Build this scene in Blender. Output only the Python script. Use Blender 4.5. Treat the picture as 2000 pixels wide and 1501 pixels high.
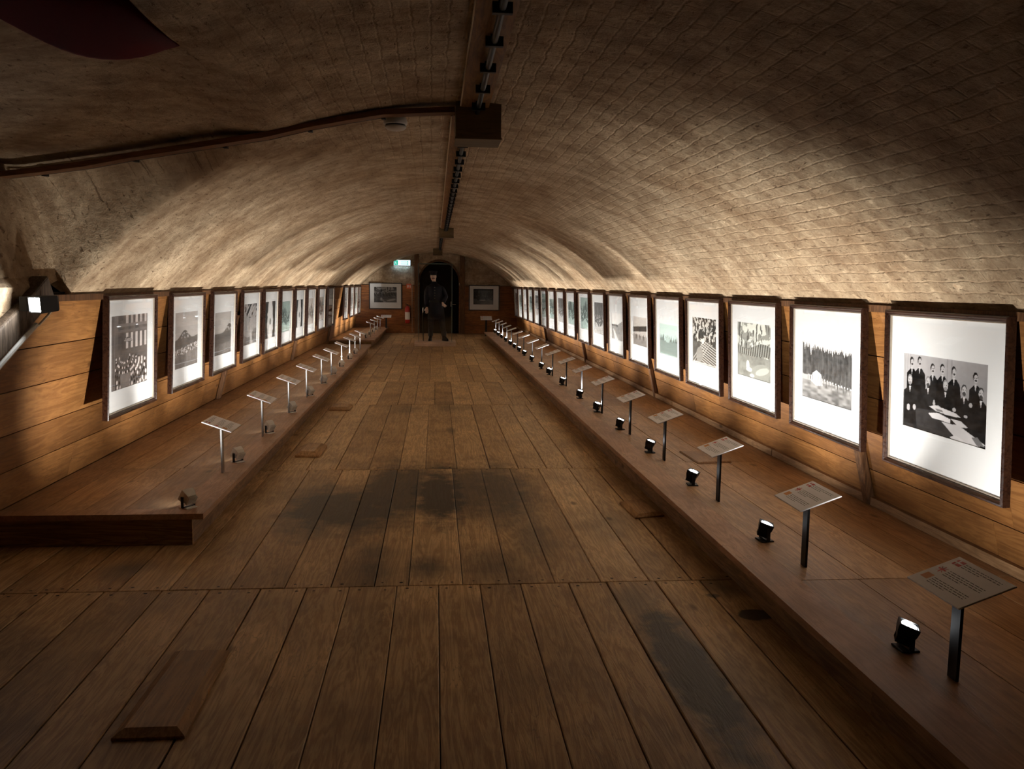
import bpy, math, random
import numpy as np
from mathutils import Matrix, Vector

random.seed(7)
rng = np.random.default_rng(11)
for o in list(bpy.data.objects):
    bpy.data.objects.remove(o)
scene = bpy.context.scene
C = scene.collection

# ------------------------------------------------------------------ camera, world, exposure
CAMH = 1.6
cd = bpy.data.cameras.new('camera')
cd.lens = 1670 * 36 / 2000
cd.sensor_width = 36
cd.clip_start = 0.05
cam = bpy.data.objects.new('camera', cd)
C.objects.link(cam)
Rm = [[0.9959740755697644, -0.0014483369410532246, -0.08963003465947464],
      [-0.08884599966364953, 0.11698056622380522, -0.9891521295886314],
      [0.011917597774729314, 0.9931331478941094, 0.11638093236100433]]
M = Matrix(Rm).to_4x4()
M.translation = (0, 0, CAMH)
cam.matrix_world = M
scene.camera = cam
world = bpy.data.worlds.new('world')
scene.world = world
world.use_nodes = True
world.node_tree.nodes['Background'].inputs[0].default_value = (0.9, 0.75, 0.6, 1)
world.node_tree.nodes['Background'].inputs[1].default_value = 0.0
vs = scene.view_settings
vs.view_transform = 'Standard'
vs.look = 'None'
vs.gamma = 1
vs.use_curve_mapping = False
vs.exposure = 0.3
scene.cycles.use_denoising = True
scene.cycles.max_bounces = 8
scene.cycles.diffuse_bounces = 4
scene.cycles.transparent_max_bounces = 16
scene.cycles.sample_clamp_indirect = 3.0
scene.cycles.use_adaptive_sampling = True
scene.cycles.adaptive_threshold = 0.02
SPOT_W = 98.0        # each platform floodlight
LAMP_COL = (1.0, 0.96, 0.90)

# ------------------------------------------------------------------ room measures (metres)
YF = 27.7            # far wall
YB = -3.5            # wall behind the camera
def lerp(a, b, t): return a + (b - a) * t
def tt(y): return (y - 4) / 24
def xr_base(y): return lerp(2.88, 2.68, tt(y))
def xr_top(y): return lerp(2.55, 2.45, tt(y))
def xl_base(y): return lerp(-2.63, -2.55, tt(y))
def xl_top(y): return lerp(-2.24, -2.36, tt(y))
ZP = 0.20            # platform top
ZW = 1.50            # top of the plank walls
def xr(y, z): return lerp(xr_base(y), xr_top(y), (z - ZP) / (ZW - ZP))
def xl(y, z): return lerp(xl_base(y), xl_top(y), (z - ZP) / (ZW - ZP))
def vault_c(y): return (xr_top(y) + xl_top(y)) / 2
ZTOP = 2.62
def vault_z(x, y):
    hw = (xr_top(y) - xl_top(y)) / 2 + 0.02
    rise = ZTOP - 0.05 * tt(y) - 1.49
    R = (hw * hw + rise * rise) / (2 * rise)
    d = min(abs(x - vault_c(y)), hw)
    return 1.49 + rise - (R - math.sqrt(R * R - d * d))
def lunette_z(x, y):
    u = abs(y - 3.2) / 2.33
    if u >= 1: return 0.0
    zc = lerp(2.46, 2.27, min(1, max(0, (-x - 1.2) / 1.1)))
    return 1.5 + (zc - 1.5) * (1 - u ** 12) ** 0.5

# ------------------------------------------------------------------ helpers
class MB:
    """collects shapes and links them as ONE mesh object"""
    def __init__(s): s.v = []; s.f = []; s.r = []; s.m = []; s.cur = 0.0; s.mat = 0
    def add(s, vs, fs, rnd=None):
        n = len(s.v); s.v += [tuple(p) for p in vs]
        r = s.cur if rnd is None else rnd
        for f in fs:
            s.f.append(tuple(i + n for i in f)); s.r.append(r); s.m.append(s.mat)
        return s
    def hexa(s, p, rnd=None):   # p: 8 points, 0-3 bottom ccw, 4-7 top ccw
        return s.add(p, [(3, 2, 1, 0), (4, 5, 6, 7), (0, 1, 5, 4), (1, 2, 6, 5), (2, 3, 7, 6), (3, 0, 4, 7)], rnd)
    def box(s, x0, x1, y0, y1, z0, z1, rnd=None):
        return s.hexa([(x0, y0, z0), (x1, y0, z0), (x1, y1, z0), (x0, y1, z0),
                       (x0, y0, z1), (x1, y0, z1), (x1, y1, z1), (x0, y1, z1)], rnd)
    def bbox(s, x0, x1, y0, y1, z0, z1, b=0.004, rnd=None):   # box with bevelled top edges
        p = []
        for (z, i) in ((z0, 0), (z1 - b, 0), (z1, b)):
            p += [(x0 + i, y0 + i, z), (x1 - i, y0 + i, z), (x1 - i, y1 - i, z), (x0 + i, y1 - i, z)]
        f = [(3, 2, 1, 0), (8, 9, 10, 11)]
        for k in (0, 4):
            for i in range(4):
                j = (i + 1) % 4
                f.append((k + i, k + j, k + 4 + j, k + 4 + i))
        return s.add(p, f, rnd)
    def tube(s, pts, r, n=10, rnd=None, caps=True):
        pts = [Vector(p) for p in pts]
        rs = r if isinstance(r, (list, tuple)) else [r] * len(pts)
        vs_ = []; fs = []
        up = None
        for i, p in enumerate(pts):
            t = (pts[min(i + 1, len(pts) - 1)] - pts[max(i - 1, 0)]).normalized()
            if up is None:
                a = Vector((0, 0, 1)) if abs(t.z) < 0.9 else Vector((1, 0, 0))
                up = t.cross(a).normalized()
            else:
                up = (up - t * up.dot(t)).normalized()
            w = t.cross(up)
            for k in range(n):
                a = 2 * math.pi * k / n
                vs_.append(p + (up * math.cos(a) + w * math.sin(a)) * rs[i])
        for i in range(len(pts) - 1):
            for k in range(n):
                k2 = (k + 1) % n
                fs.append((i * n + k, i * n + k2, (i + 1) * n + k2, (i + 1) * n + k))
        if caps:
            fs.append(tuple(range(n))[::-1]); fs.append(tuple(range((len(pts) - 1) * n, len(pts) * n)))
        return s.add(vs_, fs, rnd)
    def loft(s, rings, rnd=None, caps=True):
        n = len(rings[0]); vs_ = [p for r in rings for p in r]; fs = []
        for i in range(len(rings) - 1):
            for k in range(n):
                k2 = (k + 1) % n
                fs.append((i * n + k, i * n + k2, (i + 1) * n + k2, (i + 1) * n + k))
        if caps:
            fs.append(tuple(range(n))[::-1]); fs.append(tuple(range((len(rings) - 1) * n, len(rings) * n)))
        return s.add(vs_, fs, rnd)
    def xf(s, mat):
        s.v = [tuple(mat @ Vector(p)) for p in s.v]; return s
    def build(s, name, mats, parent=None, smooth=False, attr=False):
        me = bpy.data.meshes.new(name)
        me.from_pydata(s.v, [], s.f)
        if not isinstance(mats, (list, tuple)): mats = [mats]
        for m in mats: me.materials.append(m)
        if len(mats) > 1: me.polygons.foreach_set('material_index', s.m)
        if attr:
            a = me.attributes.new('rnd', 'FLOAT', 'FACE'); a.data.foreach_set('value', s.r)
        if smooth: me.polygons.foreach_set('use_smooth', [True] * len(s.f))
        me.update()
        o = bpy.data.objects.new(name, me)
        C.objects.link(o)
        if parent is not None: o.parent = parent
        return o

def tag(o, label=None, cat=None, group=None, kind=None):
    if label: o['label'] = label
    if cat: o['category'] = cat
    if group: o['group'] = group
    if kind: o['kind'] = kind
    return o
def thing(name, label, cat, loc=(0, 0, 0), rz=0.0, group=None):
    o = bpy.data.objects.new(name, None); C.objects.link(o)
    o.empty_display_size = 0.1
    o.location = loc; o.rotation_euler = (0, 0, rz)
    return tag(o, label, cat, group)
def children(o): return [c for c in bpy.data.objects if c.parent == o]
KIDS = {}
def copy_tree(o, parent=None):
    c = o.copy(); C.objects.link(c); c.parent = parent
    if o.name not in KIDS: KIDS[o.name] = children(o)
    for ch in KIDS[o.name]: copy_tree(ch, c)
    return c
def struct(name, mb, mats, attr=True, smooth=False):
    return tag(mb.build(name, mats, None, smooth, attr), kind='structure')

# ------------------------------------------------------------------ materials
def newmat(name):
    m = bpy.data.materials.new(name); m.use_nodes = True
    nt = m.node_tree
    return m, nt, nt.nodes['Principled BSDF']
def plain(name, col, rough=0.5, metal=0.0, spec=0.5):
    m, nt, b = newmat(name)
    b.inputs['Base Color'].default_value = (*col, 1)
    b.inputs['Roughness'].default_value = rough
    b.inputs['Metallic'].default_value = metal
    b.inputs['Specular IOR Level'].default_value = spec
    n = nt.nodes.new('ShaderNodeTexNoise'); n.inputs['Scale'].default_value = 60
    r = nt.nodes.new('ShaderNodeMapRange')
    r.inputs['To Min'].default_value = max(0, rough - 0.08); r.inputs['To Max'].default_value = min(1, rough + 0.08)
    nt.links.new(n.outputs[0], r.inputs[0]); nt.links.new(r.outputs[0], b.inputs['Roughness'])
    return m
def emis(name, col, s):
    m = bpy.data.materials.new(name); m.use_nodes = True; nt = m.node_tree
    nt.nodes.clear()
    e = nt.nodes.new('ShaderNodeEmission'); o = nt.nodes.new('ShaderNodeOutputMaterial')
    e.inputs[0].default_value = (*col, 1); e.inputs[1].default_value = s
    nt.links.new(e.outputs[0], o.inputs[0]); return m
class N:
    def __init__(s, nt): s.nt = nt
    def new(s, t, **kw):
        n = s.nt.nodes.new('ShaderNode' + t)
        for k, v in kw.items():
            if k.startswith('i_'):
                key = k[2:]; key = int(key) if key.isdigit() else key.replace('_', ' ')
                n.inputs[key].default_value = v
            else: setattr(n, k, v)
        return n
    def link(s, a, b): s.nt.links.new(a, b)
    def math(s, op, a, b=None, clamp=False):
        n = s.nt.nodes.new('ShaderNodeMath'); n.operation = op; n.use_clamp = clamp
        for i, x in enumerate((a, b)):
            if x is None: continue
            if isinstance(x, (int, float)): n.inputs[i].default_value = x
            else: s.link(x, n.inputs[i])
        return n.outputs[0]
    def rng(s, x, a, b, c=0.0, d=1.0):
        n = s.nt.nodes.new('ShaderNodeMapRange'); n.clamp = True
        s.link(x, n.inputs[0])
        for i, v in enumerate((a, b, c, d)): n.inputs[i + 1].default_value = v
        return n.outputs[0]
    def mix(s, f, a, b, mode='MIX'):
        n = s.nt.nodes.new('ShaderNodeMix'); n.data_type = 'RGBA'; n.blend_type = mode
        if isinstance(f, (int, float)): n.inputs[0].default_value = f
        else: s.link(f, n.inputs[0])
        for i, x in ((6, a), (7, b)):
            if isinstance(x, tuple): n.inputs[i].default_value = (*x, 1)
            else: s.link(x, n.inputs[i])
        return n.outputs[2]
def wood(name, light, dark, axis='Y', rough=0.55, knots=True, stains=None, grain=1.0, nail=None, bump=0.25):
    m, nt, b = newmat(name); q = N(nt)
    tc = q.new('TexCoord'); at = q.new('Attribute', attribute_name='rnd')
    off = q.new('Combine' + 'XYZ')
    for k in (0, 1, 2):
        q.link(q.math('MULTIPLY', at.outputs['Fac'], (31.7, 47.3, 19.1)[k]), off.inputs[k])
    add = q.new('VectorMath', operation='ADD'); q.link(tc.outputs['Object'], add.inputs[0]); q.link(off.outputs[0], add.inputs[1])
    sc = {'X': (0.8, 9, 9), 'Y': (9, 0.8, 9), 'Z': (9, 9, 0.8)}[axis]
    mp = q.new('Mapping'); mp.inputs['Scale'].default_value = sc; q.link(add.outputs[0], mp.inputs[0])
    n1 = q.new('TexNoise', i_Scale=1.2 * grain, i_Detail=6.0, i_Roughness=0.6, i_Distortion=0.6); q.link(mp.outputs[0], n1.inputs['Vector'])
    mp2 = q.new('Mapping'); mp2.inputs['Scale'].default_value = tuple(v * 4.5 if v > 1 else v * 2 for v in sc); q.link(add.outputs[0], mp2.inputs[0])
    n2 = q.new('TexNoise', i_Scale=1.5 * grain, i_Detail=4.0, i_Roughness=0.7); q.link(mp2.outputs[0], n2.inputs['Vector'])
    n3 = q.new('TexNoise', i_Scale=1.7, i_Detail=5.0, i_Roughness=0.6); q.link(add.outputs[0], n3.inputs['Vector'])
    # growth rings: bands of a stretched noise
    rings = q.math('FRACT', q.math('MULTIPLY', n1.outputs[0], 9.0))
    rings = q.math('MULTIPLY', q.math('ABSOLUTE', q.math('SUBTRACT', rings, 0.5)), 2.0)
    g = q.math('ADD', q.math('MULTIPLY', rings, 0.35), q.math('MULTIPLY', n2.outputs[0], 0.75))
    col = q.mix(q.rng(g, 0.36, 0.74), dark, light)
    col = q.mix(0.8, col, q.mix(q.rng(n3.outputs[0], 0.3, 0.7), (0.50, 0.46, 0.44), (1.12, 1.08, 1.0)), 'MULTIPLY')
    tone = q.mix(at.outputs['Fac'], (0.78, 0.74, 0.7), (1.12, 1.12, 1.12))
    col = q.mix(1.0, col, tone, 'MULTIPLY')
    if knots:
        mk = q.new('Mapping'); mk.inputs['Scale'].default_value = tuple(1.6 if v < 1 else 3.6 for v in sc); q.link(add.outputs[0], mk.inputs[0])
        vo = q.new('TexVoronoi', i_Scale=1.0, i_Randomness=1.0); q.link(mk.outputs[0], vo.inputs['Vector'])
        wob = q.math('ADD', vo.outputs['Distance'], q.math('MULTIPLY', n2.outputs[0], 0.05))
        kf = q.rng(wob, 0.07, 0.13, 1.0, 0.0)
        col = q.mix(q.math('MULTIPLY', kf, 0.8), col, (dark[0] * 0.3, dark[1] * 0.25, dark[2] * 0.2))
        # small pits and worm holes
        v2 = q.new('TexVoronoi', i_Scale=26.0); q.link(add.outputs[0], v2.inputs['Vector'])
        pf = q.math('MULTIPLY', q.rng(v2.outputs['Distance'], 0.07, 0.13, 1.0, 0.0), q.rng(n3.outputs[0], 0.5, 0.6))
        col = q.mix(q.math('MULTIPLY', pf, 0.6), col, (dark[0] * 0.35, dark[1] * 0.3, dark[2] * 0.3))
    mc = q.new('Mapping'); mc.inputs['Scale'].default_value = {'X': (2.2, 16, 16), 'Y': (16, 2.2, 16), 'Z': (16, 16, 2.2)}[axis]; mc.inputs['Rotation'].default_value = (0.0, 0.0, 0.12); q.link(add.outputs[0], mc.inputs[0])
    nc = q.new('TexNoise', i_Scale=1.0, i_Detail=3.0, i_Distortion=0.6); q.link(mc.outputs[0], nc.inputs['Vector'])
    crk = q.math('MULTIPLY', q.rng(q.math('ABSOLUTE', q.math('SUBTRACT', nc.outputs[0], 0.5)), 0.0, 0.012, 1.0, 0.0), q.rng(n3.outputs[0], 0.47, 0.6))
    col = q.mix(q.math('MULTIPLY', crk, 0.55), col, (dark[0] * 0.3, dark[1] * 0.28, dark[2] * 0.28))
    if stains:
        wn = q.new('TexNoise', i_Scale=5.0, i_Detail=6.0, i_Roughness=0.65); q.link(tc.outputs['Object'], wn.inputs['Vector'])
        tot = None
        for (cx, cy, rx, ry, soft, st) in stains:
            s1 = q.new('VectorMath', operation='SUBTRACT'); q.link(tc.outputs['Object'], s1.inputs[0]); s1.inputs[1].default_value = (cx, cy, 0)
            s2 = q.new('VectorMath', operation='MULTIPLY'); q.link(s1.outputs[0], s2.inputs[0]); s2.inputs[1].default_value = (1 / rx, 1 / ry, 0)
            ln = q.new('VectorMath', operation='LENGTH'); q.link(s2.outputs[0], ln.inputs[0])
            d = q.math('ADD', ln.outputs['Value'], q.math('MULTIPLY', q.math('SUBTRACT', wn.outputs[0], 0.5), 1.3))
            d = q.math('ADD', d, q.math('MULTIPLY', q.math('SUBTRACT', at.outputs['Fac'], 0.5), 0.35))
            f = q.math('MULTIPLY', q.rng(d, 1 - soft, 1 + soft * 0.3, 1, 0), st)
            tot = f if tot is None else q.math('MAXIMUM', tot, f)
        col = q.mix(tot, col, q.mix(n2.outputs[0], (0.030, 0.026, 0.020), (0.085, 0.072, 0.055)))
    q.link(col, b.inputs['Base Color'])
    q.link(q.rng(n2.outputs[0], 0.2, 0.8, rough - 0.1, rough + 0.15), b.inputs['Roughness'])
    b.inputs['Specular IOR Level'].default_value = 0.3
    bp = q.new('Bump', i_Strength=bump, i_Distance=0.004); q.link(g, bp.inputs['Height']); q.link(bp.outputs[0], b.inputs['Normal'])
    return m

STAINS = [(-0.66, 6.05, 0.42, 0.75, 0.5, 0.9), (-0.22, 6.6, 0.36, 1.05, 0.45, 0.85), (0.02, 6.45, 0.26, 1.05, 0.35, 0.95), (0.26, 6.6, 0.20, 0.95, 0.5, 0.75),
          (0.50, 6.55, 0.26, 1.15, 0.6, 0.8), (-1.05, 6.5, 0.35, 0.35, 0.9, 0.45), (0.62, 5.3, 0.14, 0.6, 0.7, 0.55), (-0.03, 4.72, 0.14, 0.26, 0.7, 0.75),
          (0.36, 4.72, 0.22, 0.3, 0.8, 0.55), (-0.33, 4.65, 0.12, 0.3, 0.8, 0.6), (-0.35, 5.0, 0.10, 0.2, 0.8, 0.5), (1.07, 3.35, 0.13, 0.72, 0.45, 0.9), (1.0, 4.1, 0.12, 0.2, 0.8, 0.5),
          (1.575, 3.93, 0.10, 0.075, 0.12, 0.95), (1.45, 4.2, 0.05, 0.04, 0.3, 0.8), (1.55, 4.3, 0.14, 0.16, 0.8, 0.7), (1.3, 3.2, 0.25, 0.5, 0.9, 0.3),
          (0.22, 11.0, 0.3, 0.5, 0.8, 0.5), (-0.35, 10.9, 0.28, 0.4, 0.8, 0.45), (0.18, 9.3, 0.06, 0.22, 0.6, 0.6), (1.15, 5.6, 0.3, 0.5, 0.9, 0.4), (-1.7, 4.8, 0.15, 0.2, 0.8, 0.6),
          (-0.3, 4.0, 0.12, 0.3, 0.9, 0.4), (0.28, 3.3, 0.3, 0.3, 0.9, 0.2), (-1.9, 3.3, 0.4, 0.8, 0.9, 0.4)]
m_floor = wood('floor_boards', (0.76, 0.54, 0.29), (0.46, 0.29, 0.145), 'Y', 0.5, stains=STAINS, bump=0.4)
m_plat = wood('platform_boards', (0.54, 0.345, 0.19), (0.33, 0.195, 0.10), 'Y', 0.45)
m_lip = wood('platform_edge_board', (0.52, 0.32, 0.20), (0.37, 0.215, 0.125), 'Y', 0.5, knots=False, bump=0.12)
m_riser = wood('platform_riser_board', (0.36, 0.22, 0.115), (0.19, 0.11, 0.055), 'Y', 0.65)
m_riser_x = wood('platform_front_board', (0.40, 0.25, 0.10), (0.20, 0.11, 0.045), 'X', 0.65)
m_wall = wood('wall_boards', (0.34, 0.16, 0.050), (0.235, 0.102, 0.030), 'Y', 0.55, grain=0.8)
m_wall_x = wood('wall_boards_far', (0.42, 0.17, 0.045), (0.24, 0.08, 0.02), 'X', 0.5, grain=0.8)
m_strut = wood('old_timber', (0.20, 0.10, 0.045), (0.09, 0.042, 0.018), 'Z', 0.7, knots=False)
m_grey_timber = wood('weathered_timber', (0.22, 0.17, 0.13), (0.10, 0.075, 0.055), 'Z', 0.8)
m_block = wood('pale_wood', (0.60, 0.38, 0.19), (0.36, 0.21, 0.10), 'Y', 0.5)
m_box = wood('box_plywood', (0.15, 0.10, 0.04), (0.10, 0.066, 0.026), 'X', 0.6, knots=False, bump=0.05)
m_board = wood('ceiling_board', (0.30, 0.16, 0.06), (0.17, 0.085, 0.03), 'Y', 0.6, knots=False)
m_boardx = wood('branch_board', (0.24, 0.11, 0.045), (0.14, 0.06, 0.022), 'X', 0.6, knots=False)
m_black = plain('black_metal', (0.006, 0.006, 0.007), 0.5, 0.0, 0.3)
m_gap = plain('dark_gap', (0.006, 0.004, 0.003), 0.95)
m_steel = plain('steel_post', (0.35, 0.35, 0.35), 0.25, 0.95)
m_alu = plain('cast_aluminium', (0.80, 0.77, 0.70), 0.5, 0.1)
m_white = plain('white_plastic', (0.62, 0.60, 0.55), 0.4)
m_dirtywhite = plain('cream_cable', (0.55, 0.45, 0.30), 0.6)
m_mat = plain('white_card', (0.72, 0.73, 0.73), 0.85)
m_card = plain('caption_paper', (0.88, 0.86, 0.88), 0.6)
m_back = plain('backing_board', (0.10, 0.06, 0.035), 0.8)
m_ink = plain('grey_ink', (0.10, 0.095, 0.10), 0.8)
m_red = plain('red_ink', (0.55, 0.06, 0.05), 0.6)
m_blue = plain('blue_ink', (0.06, 0.08, 0.30), 0.6)
m_gold = plain('orange_ink', (0.62, 0.25, 0.05), 0.6)
m_frame = wood('mahogany_frame', (0.040, 0.016, 0.008), (0.016, 0.006, 0.004), 'X', 0.28, knots=False, bump=0.05)
m_frame_black = plain('black_frame', (0.012, 0.008, 0.006), 0.3)
m_slip = plain('silver_slip', (0.45, 0.38, 0.30), 0.35, 0.6)
m_lamp = emis('lamp_glow', (0.93, 0.97, 1.0), 60.0)
m_cloth_dark = plain('dark_wool', (0.010, 0.011, 0.016), 0.9)
m_coat = plain('navy_wool', (0.012, 0.014, 0.026), 0.85)
m_skin = plain('wax_skin', (0.72, 0.52, 0.42), 0.5)
m_hair = plain('dark_hair', (0.012, 0.008, 0.006), 0.7)
m_leather = plain('black_leather', (0.006, 0.006, 0.006), 0.3)
m_door = plain('dark_door', (0.004, 0.0035, 0.003), 0.9, 0.0, 0.1)
m_extinguisher = plain('red_paint', (0.45, 0.02, 0.012), 0.35)
m_signred = plain('sign_red', (0.80, 0.13, 0.04), 0.5)
m_signwhite = plain('sign_white', (0.85, 0.80, 0.75), 0.5)
m_canopy = plain('red_fabric', (0.13, 0.001, 0.002), 0.9, 0.0, 0.1)
m_chrome = plain('chrome', (0.7, 0.7, 0.7), 0.2, 1.0)

def glass_mat():
    m = bpy.data.materials.new('clear_glass'); m.use_nodes = True; nt = m.node_tree; nt.nodes.clear(); q = N(nt)
    tr = q.new('BsdfTransparent'); gl = q.new('BsdfGlossy'); gl.inputs['Roughness'].default_value = 0.02
    lw = q.new('LayerWeight', i_Blend=0.5); mx = q.new('MixShader'); out = q.new('OutputMaterial')
    fr = q.math('ADD', q.math('MULTIPLY', q.math('POWER', lw.outputs['Facing'], 5.0), 0.7), 0.022)
    q.link(fr, mx.inputs[0]); q.link(tr.outputs[0], mx.inputs[1]); q.link(gl.outputs[0], mx.inputs[2]); q.link(mx.outputs[0], out.inputs[0])
    return m
m_glass = glass_mat()

def photo_mat():
    m, nt, b = newmat('photographic_print'); q = N(nt)
    a = q.new('Attribute', attribute_name='tone')
    q.link(a.outputs['Color'], b.inputs['Base Color'])
    b.inputs['Roughness'].default_value = 0.8; b.inputs['Specular IOR Level'].default_value = 0.08
    return m
m_photo = photo_mat()

def plaster():
    m, nt, b = newmat('whitewashed_brick'); q = N(nt)
    uv = q.new('UVMap', uv_map='UVMap'); tc = q.new('TexCoord')
    wn = q.new('TexNoise', i_Scale=6.0, i_Detail=6.0, i_Roughness=0.65); q.link(tc.outputs['Object'], wn.inputs['Vector'])
    wv = q.new('VectorMath', operation='SCALE'); q.link(wn.outputs['Color'], wv.inputs[0]); wv.inputs['Scale'].default_value = 0.045
    ad = q.new('VectorMath', operation='ADD'); q.link(uv.outputs[0], ad.inputs[0]); q.link(wv.outputs[0], ad.inputs[1])
    br = q.new('TexBrick', i_Scale=1.0)
    br.inputs['Brick Width'].default_value = 0.26; br.inputs['Row Height'].default_value = 0.072
    br.inputs['Mortar Size'].default_value = 0.009; br.inputs['Mortar Smooth'].default_value = 1.0
    br.inputs['Color1'].default_value = (0.3, 0.3, 0.3, 1); br.inputs['Color2'].default_value = (1, 1, 1, 1)
    q.link(ad.outputs[0], br.inputs['Vector'])
    n1 = q.new('TexNoise', i_Scale=1.1, i_Detail=6.0, i_Roughness=0.6); q.link(tc.outputs['Object'], n1.inputs['Vector'])
    n2 = q.new('TexNoise', i_Scale=14.0, i_Detail=8.0, i_Roughness=0.7); q.link(tc.outputs['Object'], n2.inputs['Vector'])
    mp = q.new('Mapping'); mp.inputs['Scale'].default_value = (13, 38, 1); q.link(ad.outputs[0], mp.inputs[0])
    n3 = q.new('TexNoise', i_Scale=1.0, i_Detail=4.0, i_Roughness=0.6); q.link(mp.outputs[0], n3.inputs['Vector'])
    col = q.mix(q.rng(n1.outputs[0], 0.35, 0.68), (0.54, 0.40, 0.25), (0.80, 0.66, 0.46))
    col = q.mix(q.rng(n2.outputs[0], 0.35, 0.65), q.mix(0.5, col, (0.30, 0.19, 0.11)), col)
    sx_ = q.new('SeparateXYZ'); q.link(tc.outputs['Object'], sx_.inputs[0])
    side = q.rng(sx_.outputs[0], -1.2, 0.4, 0.12, 1.0)      # the left half is plastered over more thickly
    col = q.mix(q.math('MULTIPLY', q.math('MULTIPLY', q.math('MULTIPLY', q.rng(br.outputs['Fac'], 0.1, 0.9), side), q.rng(n2.outputs[0], 0.38, 0.62)), 0.26), col, (0.24, 0.15, 0.085))
    fl = q.math('MULTIPLY', q.rng(n3.outputs[0], 0.60, 0.68), 0.65)
    col = q.mix(fl, col, (0.16, 0.085, 0.045))
    # bricks showing bare
    vo = q.new('TexNoise', i_Scale=7.0, i_Detail=2.0); q.link(tc.outputs['Object'], vo.inputs['Vector'])
    col = q.mix(q.math('MULTIPLY', q.rng(vo.outputs[0], 0.74, 0.80), 0.5), col, (0.40, 0.15, 0.05))
    n4 = q.new('TexNoise', i_Scale=4.5, i_Detail=5.0, i_Roughness=0.65); q.link(uv.outputs[0], n4.inputs['Vector'])
    col = q.mix(1.0, col, q.mix(q.rng(n4.outputs[0], 0.35, 0.65), (0.62, 0.55, 0.50), (1.08, 1.06, 1.04)), 'MULTIPLY')
    n5 = q.new('TexNoise', i_Scale=38.0, i_Detail=4.0, i_Roughness=0.7); q.link(tc.outputs['Object'], n5.inputs['Vector'])
    col = q.mix(q.math('MULTIPLY', q.rng(n5.outputs[0], 0.60, 0.70), 0.5), col, (0.20, 0.12, 0.07))
    q.link(col, b.inputs['Base Color'])
    b.inputs['Roughness'].default_value = 0.9; b.inputs['Specular IOR Level'].default_value = 0.15
    h = q.math('ADD', q.math('MULTIPLY', q.math('MULTIPLY', q.math('MULTIPLY', q.rng(br.outputs['Fac'], 0, 1, 1, 0), side), q.rng(n2.outputs[0], 0.35, 0.6)), 0.55), q.math('MULTIPLY', n2.outputs[0], 2.0))
    h = q.math('ADD', h, q.math('MULTIPLY', q.math('MULTIPLY', br.outputs['Color'], side), 0.35))
    h = q.math('SUBTRACT', h, q.math('MULTIPLY', fl, 0.8))
    bp = q.new('Bump', i_Strength=0.9, i_Distance=0.016); q.link(h, bp.inputs['Height']); q.link(bp.outputs[0], b.inputs['Normal'])
    return m
m_plaster = plaster()

# ------------------------------------------------------------------ ceiling (brick barrel vault with a lunette on the left)
def build_vault():
    ys = list(np.arange(YB, 0.8, 0.3)) + list(np.arange(0.8, 5.2, 0.12)) + list(np.arange(5.2, 5.6, 0.02)) + list(np.arange(5.6, YF, 0.3)) + [YF + 0.02]
    NX = 72
    V = []; UV = []; F = []
    # x samples: dense at both springings
    th = np.linspace(-1, 1, NX)
    for y in ys:
        inl = abs(y - 3.2) < 2.33
        xL0 = xl_top(y) - 0.02; xR0 = xr_top(y) + 0.02
        xs = [xL0 - (0.22 if inl else 0) * (1 - k / 8) for k in range(8)] + [lerp(xL0, xR0, 0.5 + 0.5 * math.sin(t * math.pi / 2)) for t in th]
        s = 0; prev = None; row = []; dls = []
        for x in xs:
            z = vault_z(x, y) if x >= xL0 - 1e-6 else 1.49
            dls.append(0.0)
            if inl and x < -0.6 and lunette_z(x, y) > z:
                dls[-1] = (z - lunette_z(x, y)) * 1.2 * (-1 if y > 3.2 else 1); z = lunette_z(x, y)
            w = 0.003 * math.sin(x * 3.1 + y * 1.3) + 0.003 * math.sin(y * 4.3 + x * 2.0) + 0.0025 * math.sin(y * 9.1 - x * 5)
            edge = min(1, abs(x - xL0) * 3, abs(x - xR0) * 3)
            z += w * edge
            if prev is not None: s += math.hypot(x - prev[0], z - prev[1])
            prev = (x, z)
            V.append((x, y, z)); row.append(s)
        sc_ = row[8 + NX // 2]; UV += [(y + dl, 10 + a - sc_) for a, dl in zip(row, dls)]
    n = NX + 8
    for i in range(len(ys) - 1):
        for k in range(n - 1):
            a = i * n + k
            if k < 8 and math.dist(V[a], V[a + 1]) < 1e-5 and math.dist(V[a + n], V[a + n + 1]) < 1e-5: continue
            F.append((a, a + n, a + n + 1, a + 1))
    me = bpy.data.meshes.new('ceiling'); me.from_pydata(V, [], F)
    me.materials.append(m_plaster)
    l = me.uv_layers.new(name='UVMap')
    idx = np.zeros(len(me.loops), dtype=np.int32); me.loops.foreach_get('vertex_index', idx)
    l.data.foreach_set('uv', np.array(UV)[idx].ravel())
    me.polygons.foreach_set('use_smooth', [True] * len(F))
    o = bpy.data.objects.new('ceiling', me); C.objects.link(o)
    so = o.modifiers.new('thick', 'SOLIDIFY'); so.thickness = 0.04; so.offset = -1.0
    return tag(o, kind='structure')
build_vault()
def uv_plane(name, pts, faces, uvs, mat):
    me = bpy.data.meshes.new(name); me.from_pydata(pts, [], faces); me.materials.append(mat)
    l = me.uv_layers.new(name='UVMap')
    for i, lp in enumerate(me.loops): l.data[i].uv = uvs[lp.vertex_index]
    o = bpy.data.objects.new(name, me); C.objects.link(o)
    return tag(o, kind='structure')

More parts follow.
